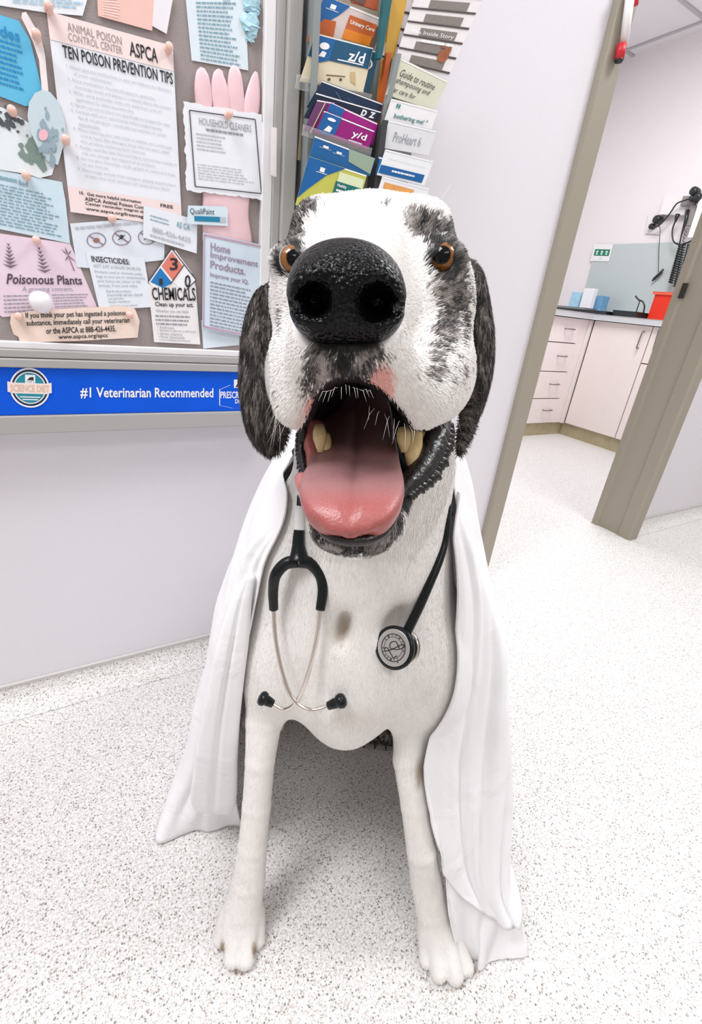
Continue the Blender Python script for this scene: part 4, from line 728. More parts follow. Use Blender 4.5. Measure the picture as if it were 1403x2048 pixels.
def fur_mat():
    m = bpy.data.materials.new('dog_coat'); m.use_nodes = True; nt = m.node_tree; b = nt.nodes['Principled BSDF']; L = nt.links.new
    def A(n):
        x = nt.nodes.new('ShaderNodeAttribute'); x.attribute_name = n; return x
    fl = A('flow')
    def noise(scale, detail=3, rough=.6):
        x = nt.nodes.new('ShaderNodeTexNoise'); x.inputs['Scale'].default_value = scale; x.inputs['Detail'].default_value = detail; x.inputs['Roughness'].default_value = rough; return x
    n1 = noise(1.0, 4, .65); L(fl.outputs['Vector'], n1.inputs['Vector'])
    n2 = noise(2.6, 2); L(fl.outputs['Vector'], n2.inputs['Vector'])
    tc = nt.nodes.new('ShaderNodeTexCoord'); n3 = noise(55, 4); L(tc.outputs['Object'], n3.inputs['Vector'])
    def math_(op, a, c, clamp=False):
        x = nt.nodes.new('ShaderNodeMath'); x.operation = op; x.use_clamp = clamp
        for i, w in enumerate((a, c)):
            if isinstance(w, (int, float)): x.inputs[i].default_value = w
            else: L(w, x.inputs[i])
        return x.outputs[0]
    def ramp(val, lo, hi):
        x = nt.nodes.new('ShaderNodeMapRange'); x.interpolation_type = 'SMOOTHSTEP'; x.inputs[1].default_value = lo; x.inputs[2].default_value = hi; L(val, x.inputs[0]); return x.outputs[0]
    def mix(f, a, c):
        x = nt.nodes.new('ShaderNodeMix'); x.data_type = 'RGBA'; L(f, x.inputs['Factor'])
        for k_, w in (('A', a), ('B', c)):
            if isinstance(w, tuple): x.inputs[k_].default_value = (*w, 1)
            else: L(w, x.inputs[k_])
        return x.outputs['Result']
    white = mix(n1.outputs[0], (0.79, 0.755, 0.72), (0.91, 0.89, 0.87))
    gr = mix(ramp(n1.outputs[0], .42, .66), (0.016, 0.015, 0.015), (0.25, 0.225, 0.21))
    gr = mix(ramp(n3.outputs[0], .52, .66), gr, (0.40, 0.36, 0.34))
    gn = math_('ADD', A('merle').outputs['Fac'], math_('MULTIPLY', math_('SUBTRACT', n1.outputs[0], .5), 1.5))
    gn = math_('ADD', gn, math_('MULTIPLY', math_('SUBTRACT', n3.outputs[0], .5), .9))
    pn = math_('ADD', A('pinkskin').outputs['Fac'], math_('MULTIPLY', math_('SUBTRACT', n1.outputs[0], .5), 1.3))
    bn = math_('ADD', A('black_skin_mouth').outputs['Fac'], math_('MULTIPLY', math_('SUBTRACT', n1.outputs[0], .5), .3))
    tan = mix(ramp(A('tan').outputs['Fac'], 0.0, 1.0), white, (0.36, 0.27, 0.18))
    gr = mix(ramp(A('merle').outputs['Fac'], .94, .99), gr, mix(ramp(n1.outputs[0], .42, .68), (0.014, 0.013, 0.012), (0.20, 0.17, 0.155)))
    c = mix(ramp(pn, .30, .85), tan, (0.78, 0.40, 0.36)); c = mix(ramp(gn, .46, .62), c, gr)
    c = mix(ramp(bn, .35, .65), c, (0.010, 0.009, 0.009)); L(c, b.inputs['Base Color'])
    rr = nt.nodes.new('ShaderNodeMapRange'); L(A('black_skin_mouth').outputs['Fac'], rr.inputs[0]); rr.inputs[3].default_value = .75; rr.inputs[4].default_value = .38; L(rr.outputs[0], b.inputs['Roughness'])
    b.inputs['Specular IOR Level'].default_value = .25
    bp = nt.nodes.new('ShaderNodeBump'); bp.inputs['Strength'].default_value = .35; bp.inputs['Distance'].default_value = .0015
    L(n1.outputs[0], bp.inputs['Height']); L(bp.outputs[0], b.inputs['Normal']); return m
FUR = fur_mat()
def flowco(V):
    u = V[:, 0]/V[:, 2]*F+CX; v = V[:, 1]/V[:, 2]*F+CY
    nc = Q(692, 600, .27); q = V-nc; r = np.linalg.norm(q, axis=1); ang = np.arctan2(q[:, 0], -q[:, 1])
    hd = np.stack([ang*26, r*60, V[:, 2]*20], 1)
    bd = np.stack([V[:, 0]*330, V[:, 1]*60, V[:, 2]*60], 1)
    w = np.clip((V[:, 1]-.0)/.06, 0, 1)[:, None]*1.0; w = (v > 1000).astype(float)[:, None]
    er = ((u < 545) | (u > 948))[:, None] & (v < 960)[:, None]
    ed = np.stack([V[:, 0]*300, V[:, 1]*70, V[:, 2]*60], 1)
    return np.where(w > 0, bd, np.where(er, ed, hd))
hres = .0042 if PREVIEW else .0024
V, Fc = surface(dog_f, (-.42, -.36, .27), (.42, .80, 1.45), hres)
dogb = fast_mesh('body', V, Fc, FUR, DOG)
g_, p_, b_ = paint(V); u_ = V[:, 0]/V[:, 2]*F+CX; v_ = V[:, 1]/V[:, 2]*F+CY
tn = .5*ellm(u_, v_, 686, 1254, 13, 30, 8)+.2*ellm(u_, v_, 672, 1290, 14, 40, 20)+.35*ellm(u_, v_, 792, 1238, 12, 26, 30)+.25*ellm(u_, v_, 705, 1440, 60, 30)+.7*ellm(u_, v_, 838, 1545, 8, 30)+.9*ellm(u_, v_, 508, 1898, 5, 14)+.9*ellm(u_, v_, 445, 1895, 5, 14)  # tan stains, with chest-fold shade and dark toe clefts painted in
attr(dogb, 'merle', g_); attr(dogb, 'pinkskin', p_); attr(dogb, 'black_skin_mouth', b_); attr(dogb, 'tan', np.clip(tn, 0, 1)); attr(dogb, 'flow', flowco(V), 'FLOAT_VECTOR')

# nose leather
nose = [E_(690, 560, .294, 108, 82, .034), E_(624, 606, .284, 47, 62, .026), E_(764, 610, .284, 47, 64, .026), E_(690, 648, .294, 78, 52, .022), E_(690, 585, .275, 90, 60, .016)]
nos = [E_(628, 600, .258, 35, 38, .028, rot=-20), E_(754, 606, .258, 39, 42, .030, rot=20), C_(Q(612, 625, .256), .005, Q(578, 606, .285), .002), C_(Q(772, 632, .256), .005, Q(806, 608, .285), .002)]
def nose_f(P):
    d = union(P, nose, .014)
    for s in nos[:2]: d = smax(d, -s(P), .008)
    for s in nos[2:]: d = smax(d, -s(P), .004)
    return smax(d, -C_(Q(690, 632, .262), .0012, Q(690, 702, .276), .0012)(P), .004)
NV, NF = surface(nose_f, Q(560, 460, .25)-.02, Q(820, 720, .34)+.02, .0012 if not PREVIEW else .002)
nm = bpy.data.materials.new('nose_leather'); nm.use_nodes = True; nt = nm.node_tree; b = nt.nodes['Principled BSDF']
b.inputs['Base Color'].default_value = (.0025, .0028, .003, 1); b.inputs['Roughness'].default_value = .27; b.inputs['Specular IOR Level'].default_value = .16
tc = nt.nodes.new('ShaderNodeTexCoord'); vo = nt.nodes.new('ShaderNodeTexVoronoi'); vo.feature = 'SMOOTH_F1'; vo.inputs['Scale'].default_value = 520
bp = nt.nodes.new('ShaderNodeBump'); bp.inputs['Strength'].default_value = 1.0; bp.inputs['Distance'].default_value = .0012; bp.invert = True
nt.links.new(tc.outputs['Object'], vo.inputs['Vector']); nt.links.new(vo.outputs['Distance'], bp.inputs['Height']); nt.links.new(bp.outputs[0], b.inputs['Normal'])
fast_mesh('nose', NV, NF, nm, DOG, label='black wet pebbled nose')

# eyes
eyem = [mat('sclera', (.35, .30, .27), .2, spec=.6), mat('iris_amber', (.26, .095, .02), .18, noise=.5, nscale=900, coat=.4, spec=.3), mat('pupil', (.002, .002, .003), .05, spec=.25), mat('iris_rim', (.04, .02, .012), .15, spec=.3)]
def eyeball(cfg, gx, gy, r):
    c = Q(*cfg); g = _n(Q(cfg[0]+gx, cfg[1]+gy, cfg[2]-r)-c); u = _n(np.cross([0, 1., 0], g)); w = np.cross(g, u); V = []; f = []; mi = []
    th = np.concatenate([np.linspace(0, 27, 5), [27.5], np.linspace(30, 50, 6), [53], np.linspace(60, 180, 12)]); seg = 32
    for t in th:
        rr = r*(1+.05*max(0, 1-t/52)); 
        for j in range(seg):
            a = 2*math.pi*j/seg; V.append(c+rr*(math.cos(math.radians(t))*g+math.sin(math.radians(t))*(math.cos(a)*u+math.sin(a)*w)))
    for i in range(len(th)-1):
        tm = (th[i]+th[i+1])/2; k = 2 if tm < 27 else 3 if tm < 30 or 49 < tm < 53 else 1 if tm < 49 else 0
        for j in range(seg): f.append((i*seg+j, i*seg+(j+1) % seg, (i+1)*seg+(j+1) % seg, (i+1)*seg+j)); mi.append(k)
    o = link('eye', c2w(np.array(V)), f, None, DOG, smooth=True, mats=eyem, midx=mi); return o
eyeball(EYL, 7, -9, .0136); eyeball(EYR, -1, -13, .0142)

# tongue: a lofted blade with a middle groove and slightly raised edges
def loft(st, seg=40, up=None):
    P = spline([list(Q(a, b_, c))+[w*c/F, t] for a, b_, c, w, t in st], 10); C3 = P[:, :3]; T = np.gradient(C3, axis=0); T /= np.linalg.norm(T, axis=1)[:, None]
    V = []; X = np.array([1., 0, 0])
    for i in range(len(P)):
        x = X-(X@T[i])*T[i]; x /= np.linalg.norm(x); n = np.cross(x, T[i]); n *= -np.sign(n[2]) if abs(n[2]) > 1e-6 else 1
        w, t = P[i, 3], P[i, 4]
        for j in range(seg):
            a = 2*math.pi*j/seg; ca, sa = math.cos(a), math.sin(a); s = math.copysign(abs(sa)**.75, sa)
            g = t*.55*math.exp(-(ca/.10)**2)*(1 if sa > 0 else 0)*min(1, i/20)*(.25+.75*(1-i/len(P)))
            V.append(C3[i]+x*w*ca+n*(t*s-g+.16*w*abs(ca)**3))
    n = len(P); f = [(i*seg+j, i*seg+(j+1) % seg, (i+1)*seg+(j+1) % seg, (i+1)*seg+j) for i in range(n-1) for j in range(seg)]
    f += [tuple(range(seg-1, -1, -1)), tuple(range((n-1)*seg, n*seg))]; return np.array(V), f
TV, TF = loft([(716, 790, .475, 52, .008), (715, 830, .45, 66, .011), (714, 872, .425, 72, .012), (712, 912, .395, 82, .013), (709, 945, .37, 90, .013), (705, 972, .350, 100, .014), (703, 998, .334, 104, .015), (702, 1024, .321, 99, .0155), (701, 1048, .311, 84, .014), (700, 1063, .306, 58, .011), (700, 1071, .305, 24, .006), (700, 1073, .305, 4, .001)])
tm_ = bpy.data.materials.new('tongue'); tm_.use_nodes = True; nt = tm_.node_tree; b = nt.nodes['Principled BSDF']; L = nt.links.new
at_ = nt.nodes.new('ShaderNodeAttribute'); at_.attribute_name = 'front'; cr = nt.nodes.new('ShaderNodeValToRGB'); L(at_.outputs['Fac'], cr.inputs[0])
els = cr.color_ramp.elements; els[0].position = 0; els[0].color = (.10, .04, .04, 1); els[1].position = 1; els[1].color = (.47, .125, .115, 1)  # root end coloured dark to stand for shade inside the mouth
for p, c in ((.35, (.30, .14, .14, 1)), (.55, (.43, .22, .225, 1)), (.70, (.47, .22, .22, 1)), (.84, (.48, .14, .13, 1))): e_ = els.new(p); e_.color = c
nz = nt.nodes.new('ShaderNodeTexNoise'); nz.inputs['Scale'].default_value = 900; tc = nt.nodes.new('ShaderNodeTexCoord'); L(tc.outputs['Object'], nz.inputs['Vector'])
mx = nt.nodes.new('ShaderNodeMix'); mx.data_type = 'RGBA'; mx.blend_type = 'MULTIPLY'; mx.inputs['Factor'].default_value = .35; L(cr.outputs[0], mx.inputs['A']); L(nz.outputs[0], mx.inputs['B']); L(mx.outputs['Result'], b.inputs['Base Color'])
b.inputs['Roughness'].default_value = .33; b.inputs['Specular IOR Level'].default_value = .5
bp = nt.nodes.new('ShaderNodeBump'); bp.inputs['Strength'].default_value = .35; bp.inputs['Distance'].default_value = .0008; L(nz.outputs[0], bp.inputs['Height']); L(bp.outputs[0], b.inputs['Normal'])
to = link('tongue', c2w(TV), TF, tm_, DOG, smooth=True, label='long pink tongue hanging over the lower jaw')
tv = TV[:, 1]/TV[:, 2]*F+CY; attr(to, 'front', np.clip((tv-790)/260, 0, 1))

# black lips with a frilled edge, gums and teeth
LIP = mat('black_lip', (.014, .012, .012), .25, spec=.6, noise=.3, nscale=200, bump=.5)
def lip(pts, rad, frill=0, side=1):
    P = spline([Q(*p) for p in pts], 8); m = MB(); r = np.interp(np.linspace(0, 1, len(P)), np.linspace(0, 1, len(rad)), rad)
    m.tube(c2w(P), r, 12)
    rr = random.Random(3)
    for i in range(3, len(P)-2, 2):
        if frill and i % 1 == 0:
            d = np.array([side*1.0, .35, -.2]); d = _n(d); L_ = frill*rr.uniform(.5, 1.3)
            m.tube(c2w([P[i], P[i]+d*(r[i]+L_*.4), P[i]+d*(r[i]+L_)+np.array([0, .002, 0])]), [r[i]*.55, r[i]*.35, .0008], 8)
    return m
lip([(884, 832, .415), (872, 872, .405), (856, 910, .395), (838, 945, .382), (814, 974, .368), (800, 992, .357)], [.008, .013, .0145, .0125, .009, .003], .004, 1).build('lip', LIP, DOG, smooth=True)
lip([(604, 850, .385), (604, 890, .39), (607, 925, .38), (612, 955, .365)], [.004, .0045, .0045, .002], .0015, -1).build('lip', LIP, DOG, smooth=True)
lip([(634, 1050, .320), (652, 1068, .314), (678, 1078, .311), (705, 1081, .310), (738, 1078, .311), (766, 1064, .316), (784, 1040, .325), (790, 1015, .335)], [.002, .0035, .004, .0042, .0042, .004, .0035, .003]).build('lip', LIP, DOG, smooth=True)
GUM = mat('gum', (.50, .16, .15), .3, spec=.6, noise=.15, nscale=120)
MB().tube(c2w(spline([Q(622, 850, .40), Q(626, 905, .39), Q(630, 950, .375)], 6)), [.010]*7+[.009]*6, 12).build('gum', GUM, DOG, smooth=True)
MB().tube(c2w(spline([Q(604, 958, .355), Q(608, 972, .345), Q(618, 984, .34)], 6)), .006, 12).build('gum', GUM, DOG, smooth=True)
TEETH = mat('tooth', (.78, .60, .30), .25, spec=.6, noise=.15, nscale=120)
def tooth(a, b, ra, rb): MB().tube(c2w(np.linspace(Q(*a), Q(*b), 5)), [ra*.7, ra, ra, (ra+rb)/2, rb], 12).build('tooth', TEETH, DOG, smooth=True)
tooth((806, 855, .375), (808, 905, .375), .0060, .0025); tooth((826, 850, .385), (822, 935, .378), .0085, .0035); tooth((842, 862, .40), (836, 905, .395), .006, .003)
tooth((638, 850, .375), (640, 905, .375), .0055, .0022); tooth((650, 868, .385), (648, 918, .38), .0055, .003)
# claws
CL = mat('claw', (.34, .20, .12), .4)
for (px, py, x2, y2) in ((440, 1880, 436, 1902), (468, 1930, 472, 1948), (488, 1932, 482, 1950), (512, 1886, 506, 1908), (880, 1955, 885, 1968), (918, 1961, 926, 1973), (944, 1936, 951, 1944), (848, 1926, 846, 1940)):
    MB().tube(c2w([Qz(px, py-6, .014), Qz(px, py, .012), Qz(x2, y2, .004)]), [.003, .0042, .001], 8).build('claw', CL, DOG, smooth=True)
for t in (-.028, -.009, .010, .028):
    for sx in (1,):
        b0 = np.array([.02+sx*.11+t*1.35, .785, .014]); MB().tube([V0(*b0), V0(*(b0+[0, -.014, .002])), V0(*(b0+[0, -.024, -.009]))], [.005, .004, .001], 8).build('claw', MATS.get('dark_claw') or mat('dark_claw', (.03, .025, .022), .4), DOG, smooth=True)
# short coat hair: fine blades lying along the flow of the fur
def hair(nb, sel, length, lift, name='fur', width=.00042, seed=1):
    rg = np.random.default_rng(seed); tri = np.concatenate([Fc[:, [0, 1, 2]], Fc[:, [0, 2, 3]]]); A, B, C3 = V[tri[:, 0]], V[tri[:, 1]], V[tri[:, 2]]
    nr = np.cross(B-A, C3-A); ar = np.linalg.norm(nr, axis=1)+1e-15; nr = nr/ar[:, None]
    cen = (A+B+C3)/3; w = ar*sel(cen, nr); k = rg.choice(len(tri), nb, p=w/w.sum()); r1, r2 = rg.random((2, nb, 1)); s = np.sqrt(r1)
    P = (1-s)*A[k]+s*(1-r2)*B[k]+s*r2*C3[k]; n = nr[k]
    out = np.einsum('ij,ij->i', n, P) > 0; n[out] *= -1                 # make the normals face out towards the lens side
    u = P[:, 0]/P[:, 2]*F+CX; v = P[:, 1]/P[:, 2]*F+CY
    q = P-Q(692, 600, .27); dn = np.array([0, 1., .15]); hd = (v < 960) & ~((u < 540) | (u > 950)) & (P[:, 2] < .52)
    d = np.where(hd[:, None], q/np.linalg.norm(q, axis=1)[:, None], dn); d = d+rg.normal(0, .12, (nb, 3)); d -= np.einsum('ij,ij->i', d, n)[:, None]*n; d /= np.linalg.norm(d, axis=1)[:, None]
    L_ = (length(P)*rg.uniform(.6, 1.25, nb))[:, None]; li = (lift*rg.uniform(.5, 1.6, nb))[:, None]
    side = np.cross(n, d)*width; tip = P+d*L_+n*L_*li; mid = P+d*L_*.5+n*L_*li*.7
    VV = np.stack([P-side-n*.0005, P+side-n*.0005, mid+side*.8, mid-side*.8, tip], 1).reshape(-1, 3); i = np.arange(nb)*5
    Fq = np.stack([i, i+1, i+2, i+3], 1); Ft = np.stack([i+3, i+2, i+4], 1)
    F3 = np.concatenate([np.stack([i, i+1, i+2], 1), np.stack([i, i+2, i+3], 1), Ft])
    o = fast_mesh(name, VV, F3, FUR, DOG, smooth=False, kind='stuff'); kk = tri[k, 0]
    for nm, ar_ in (('merle', g_), ('pinkskin', p_), ('black_skin_mouth', b_*.85), ('tan', np.clip(tn, 0, 1))): attr(o, nm, np.repeat(ar_[kk], 5))
    fc = flowco(P)+rg.normal(0, .12, (nb, 3)); attr(o, 'flow', np.repeat(fc, 5, 0), 'FLOAT_VECTOR'); return o
def sel_head(c, n):
    u = c[:, 0]/c[:, 2]*F+CX; v = c[:, 1]/c[:, 2]*F+CY; k = (c[:, 2] < .56) & (v < 1115)
    for e in (EYL, EYR): k &= ((u-e[0])**2+(v-e[1])**2) > 27**2
    inside = union(c, cut, .01); k &= inside > .004
    k &= nose_f(c) > .003
    return k.astype(float)*(.3+1.0/(c[:, 2]/.4)**2)
NH = 20000 if PREVIEW else 110000
hair(NH, sel_head, lambda P: .0040+.0055*np.clip((P[:, 2]-.30)/.15, 0, 1), .10)
def sel_body(c, n):
    v = c[:, 1]/c[:, 2]*F+CY; return ((v > 900) & (c[:, 2] < 1.0) & (c[:, 2] > .5)).astype(float)
hair(NH, sel_body, lambda P: .0065+0*P[:, 0], .06, seed=2)
# whiskers
wr = random.Random(5); wm = mat('whisker', (.9, .88, .85), .4); wb = MB()
def whisk(px, py, D, dx, dy, L_, dz=-.01, r=.00018):
    a = Q(px, py, D); d = np.array([dx, dy, 0.])/math.hypot(dx, dy)*L_*D/F; wb.tube(c2w([a, a+d*.5+[0, 0, dz], a+d+[0, .004, dz*1.2]]), [r, r*.8, r*.25], 4)
for i in range(12): x = 655+i*7; whisk(x, 770+abs(x-692)*.35, .30, (x-692)*.03+wr.uniform(-.3, .3), 1, wr.uniform(14, 26))
for i in range(10): x = 738+i*10; whisk(x, 812+i*5, .325, wr.uniform(-.6, .2), 1, wr.uniform(20, 45))
for i in range(9): whisk(560+wr.uniform(-8, 30), 770+i*10, .335, wr.uniform(-.9, -.1), 1, wr.uniform(35, 80), .01)
for i in range(9): whisk(880+wr.uniform(-20, 30), 740+i*11, .34, wr.uniform(.0, 1), wr.uniform(.4, 1), wr.uniform(40, 90), .01)
whisk(878, 412, .40, .45, -1, 60, .0); whisk(870, 415, .40, .1, -1, 34, 0); whisk(884, 414, .40, 1, -.42, 55, 0)
wb.build('whisker', wm, DOG, smooth=True, kind='stuff')
# ------------------------------------------------------------------ lab coat, draped over the shoulders
def cm(name, col, nz):
    m = mat(name, col, .85, noise=nz, nscale=6)
    return m
COATM = cm('white_cotton', (.92, .915, .93), .015)
_nt = COATM.node_tree; _w = _nt.nodes.new('ShaderNodeTexNoise'); _w.inputs['Scale'].default_value = 9; _w.inputs['Detail'].default_value = 5; _w.inputs['Distortion'].default_value = 1.2
_txco = _nt.nodes.new('ShaderNodeTexCoord'); _bp = _nt.nodes.new('ShaderNodeBump'); _bp.inputs['Strength'].default_value = .55; _bp.inputs['Distance'].default_value = .012
_nt.links.new(_txco.outputs['Object'], _w.inputs['Vector']); _nt.links.new(_w.outputs[0], _bp.inputs['Height']); _nt.links.new(_bp.outputs[0], _nt.nodes['Principled BSDF'].inputs['Normal'])
def qz(px, py, z=.004): return Qz(px, py, z)
def col_(pts):
    out = []
    for p in pts:
        if len(p) == 3 and p[2] == 'z': out.append(Qz(p[0], p[1], .004))
        elif len(p) == 3: out.append(Q(*p))
        else: out.append(Qw(*p[:3]))
    P = spline(out, 6); L_ = np.concatenate([[0], np.cumsum(np.linalg.norm(np.diff(P, axis=0), axis=1))]); L_ /= L_[-1]
    t = np.linspace(0, 1, 90); return np.stack([np.interp(t, L_, P[:, i]) for i in range(3)], 1)
def clear_f(P):
    d = union(P, body, .045); return np.minimum(smin(d, union(P, legs, .003), .03), union(P, hind, .02))
def drape(cols, sub=10, wr_amp=.004, seed=0, thick=.0025, name='coat_body', parent=None, fold=None, **k):
    G = np.stack([col_(c) for c in cols]); G = np.stack([spline(G[:, i], sub) for i in range(G.shape[1])], 1)   # (cols, rows, 3)
    du = np.gradient(G, axis=0); dv = np.gradient(G, axis=1); n = np.cross(du, dv); n /= np.linalg.norm(n, axis=2)[..., None]+1e-9
    cu, rv = np.meshgrid(np.arange(G.shape[0])/sub, np.linspace(0, 1, G.shape[1]), indexing='ij'); rg = np.random.default_rng(seed); disp = 0
    for q in range(10):
        fu, fv, ph = rg.uniform(.8, 3.8), rg.uniform(-4, 4), rg.uniform(0, 6.28); s = np.sin(fu*cu*2+fv*rv*2+ph); disp = disp+np.sign(s)*np.abs(s)**1.5*rg.uniform(.3, 1)/(1+.3*fu)
    disp = disp*wr_amp*np.clip(rv*4, .1, 1)*(.6+.8*rv)
    if fold: disp = disp+fold(cu, rv)
    G = G+n*disp[..., None]; nc, nr = G.shape[:2]
    Gf = G.reshape(-1, 3)
    for _ in range(5):                       # rest on the animal: push out of the body where the cloth would sink in
        s = clear_f(Gf); b_ = s < .009; 
        if not b_.any(): break
        Pb = Gf[b_]; gr = np.stack([clear_f(Pb+np.eye(3)[i]*.002)-clear_f(Pb-np.eye(3)[i]*.002) for i in range(3)], 1); gr /= np.linalg.norm(gr, axis=1)[:, None]+1e-9
        Gf[b_] = Pb+gr*(.0092-s[b_])[:, None]
    W = c2w(Gf); W[:, 2] = np.maximum(W[:, 2], .0035)
    f = [(i*nr+j, (i+1)*nr+j, (i+1)*nr+j+1, i*nr+j+1) for i in range(nc-1) for j in range(nr-1)]
    o = link(name, W, f, COATM, parent, smooth=True, **k); md = o.modifiers.new('thickness', 'SOLIDIFY'); md.thickness = thick*K; md.offset = 0; return o
COAT = thing('lab_coat', V0(.0, .70, 0), 'white cotton lab coat draped like a cape over the sitting dog', 'coat')
L0 = [(606, 962, .60), (598, 986, .58), (578, 1053, .585), (531, 1128, .60), (515, 1192, .612), (503, 1253, .622), (493, 1300, .635), (488, 1342, .65), (484, 1395, .68), (477, 1450, .72), (467, 1508, .765), (468, 1560, .80), (473, 1610, .85), (482, 1654, 'z')]
L1 = [(604, 960, .62), (596, 984, .60), (548, 1050, .60), (500, 1115, .625), (486, 1180, .64), (472, 1240, .65), (462, 1320, .675), (452, 1400, .71), (440, 1480, .76), (425, 1560, .81), (410, 1620, .86), (402, 1656, 'z')]
L2 = [(602, 958, .64), (594, 982, .625), (524, 1040, .66), (472, 1098, .70), (454, 1162, .72), (436, 1195, .74), (424, 1267, .76), (416, 1320, .78), (395, 1403, .82), (376, 1503, .865), (345, 1570, .89), (314, 1656, 'z')]
L3 = [(-.045, .665, .84, 0), (-.13, .78, .70, 0), (-.16, .86, .50, 0), (-.19, .92, .25, 0), (-.24, .96, .004, 0)]
B0 = [(.02, .70, .86, 0), (.00, .84, .76, 0), (.01, 1.05, .52, 0), (.03, 1.17, .30, 0), (.05, 1.20, .004, 0)]
R3 = [(.10, .67, .84, 0), (.18, .76, .70, 0), (.22, .83, .50, 0), (.25, .88, .25, 0), (.28, .93, .004, 0)]
R2 = [(905, 981, .63), (934, 1032, .66), (952, 1100, .69), (966, 1150, .705), (990, 1210, .715), (1010, 1280, .725), (1014, 1350, .735), (1018, 1450, .745), (1021, 1560, .755), (1016, 1660, .765), (1014, 1740, .77), (1036, 1788, .768)]
R1 = [(905, 982, .615), (925, 1060, .62), (944, 1130, .635), (960, 1210, .65), (962, 1300, .66), (955, 1400, .67), (945, 1500, .68), (942, 1600, .688), (945, 1700, .70), (955, 1770, .71), (985, 1842, .722)]
R0_ = [(904, 984, .60), (903, 1060, .60), (910, 1130, .61), (912, 1200, .618), (905, 1300, .628), (893, 1360, .635), (877, 1413, .642), (859, 1477, .652), (847, 1536, .662), (845, 1600, .675), (852, 1660, .685), (866, 1720, .70), (885, 1745, .705)]
def lf(cu, rv): return .010*np.exp(-((cu-1.55)/.12)**2)*np.clip(rv*2-.3, 0, 1)
def ridge(cu, rv, c0, sl, r0, r1, w, a):
    return a*np.exp(-((cu-c0-sl*(rv-r0))/w)**2)*np.clip((rv-r0)/.08, 0, 1)*np.clip((r1-rv)/.08, 0, 1)
def folds(cu, rv):
    return (ridge(cu, rv, .9, .35, .08, 1.0, .10, .009)+ridge(cu, rv, 1.6, -.2, .15, 1.0, .09, -.008)+ridge(cu, rv, .45, .1, .0, .35, .12, .007)
            -ridge(cu, rv, 6.55, .5, .25, 1.05, .10, .010)-ridge(cu, rv, 7.3, -.35, .35, 1.05, .10, .009)+ridge(cu, rv, 7.0, .55, .05, .6, .12, .006)-ridge(cu, rv, 6.2, .9, .6, 1.05, .07, .010))
bc = drape([L0, L1, L2, L3, B0, R3, R2, R1, R0_], 16, .003, 4, parent=COAT, fold=folds)
# right sleeve hanging to the floor under the outer layer
drape([[(860, 1680, .715), (874, 1770, .722), (888, 1836, .735), (906, 1907, 'z')], [(915, 1700, .715), (930, 1780, .728), (945, 1860, .745), (951, 1921, 'z')], [(960, 1700, .725), (975, 1790, .738), (968, 1880, .745), (960, 1938, 'z')],
       [(1000, 1700, .755), (1010, 1790, .75), (1008, 1860, .752), (1004, 1920, 'z')], [(1003, 1700, .785), (1030, 1785, .778), (1042, 1850, .772), (1050, 1904, 'z')]], 12, .003, 9, name='sleeve', parent=COAT)
# left sleeve hanging flat against the panel, rounded cuff
def sleeve():
    st = [(500, 1150, .606, 10, .006), (484, 1200, .612, 20, .010), (468, 1280, .626, 30, .012), (454, 1360, .655, 34, .013), (442, 1440, .695, 38, .013), (434, 1520, .745, 42, .014), (430, 1575, .79, 45, .014), (428, 1600, .81, 43, .013), (428, 1616, .822, 34, .010), (428, 1622, .826, 14, .004)]
    v, f = loft(st, 36); return link('sleeve', c2w(v), f, COATM, COAT, smooth=True)
sleeve()
# collar roll behind the neck
MB().tube(c2w(spline([Qw(-.085, .69, .83), Qw(-.05, .75, .85), Qw(.06, .75, .85), Qw(.11, .69, .83)], 8)), .012, 12).build('collar', COATM, COAT, smooth=True)

# ------------------------------------------------------------------ stethoscope
RUB = mat('black_rubber', (.006, .009, .010), .28, spec=.3); STL = mat('polished_steel', (.72, .66, .62), .18, metal=1.0)
ST = thing('stethoscope', V0(.0, .45, .45), 'black stethoscope with steel ear tubes hanging around the dog\'s neck', 'stethoscope')
def surf(px, py, off): D = march(px, py); return Q(px, py, D-off)
def path(pts, off, n=8):
    D = [march(x, y) if (x, y) else 0 for x, y in pts]; D = np.array(D)
    return c2w(spline([Q(x, y, d-off) for (x, y), d in zip(pts, D)], n))
d0 = march(597, 1100)-.008
def pp(x, y, d): return Q(x, y, d)
MB().tube(c2w(spline([Q(606, 950, d0+.02), Q(602, 985, d0+.01), Q(600, 1018, d0)], 6)), .0048, 14).build('tubing', RUB, ST, smooth=True)
_nk = spline([Q(606, 950, d0+.02), Qw(-.06, .64, .765), Qw(-.02, .68, .80), Qw(.03, .69, .81), Qw(.075, .68, .79), Qw(.105, .63, .745), Q(899, 1030, .61)], 10)
for _ in range(6):
    s_ = clear_f(_nk); b_ = (s_ < .0055) & (np.arange(len(_nk)) > 3) & (np.arange(len(_nk)) < len(_nk)-4)
    gr_ = np.stack([clear_f(_nk+np.eye(3)[i]*.002)-clear_f(_nk-np.eye(3)[i]*.002) for i in range(3)], 1); gr_ /= np.linalg.norm(gr_, axis=1)[:, None]+1e-9
    _nk = _nk+gr_*(np.where(b_, .0057-s_, 0))[:, None]; _nk[4:-4] = (_nk[3:-5]+2*_nk[4:-4]+_nk[5:-3])/4
MB().tube(c2w(_nk), .0048, 12).build('tubing', RUB, ST, smooth=True)
MB().tube(c2w([Q(600, 1012, d0), Q(599, 1018, d0), Q(598, 1058, d0), Q(597, 1062, d0)]), [.0050, .0056, .0066, .0060], 16).build('tube_sleeve', mat('clear_sleeve', (.85, .85, .85), .3), ST, smooth=True)
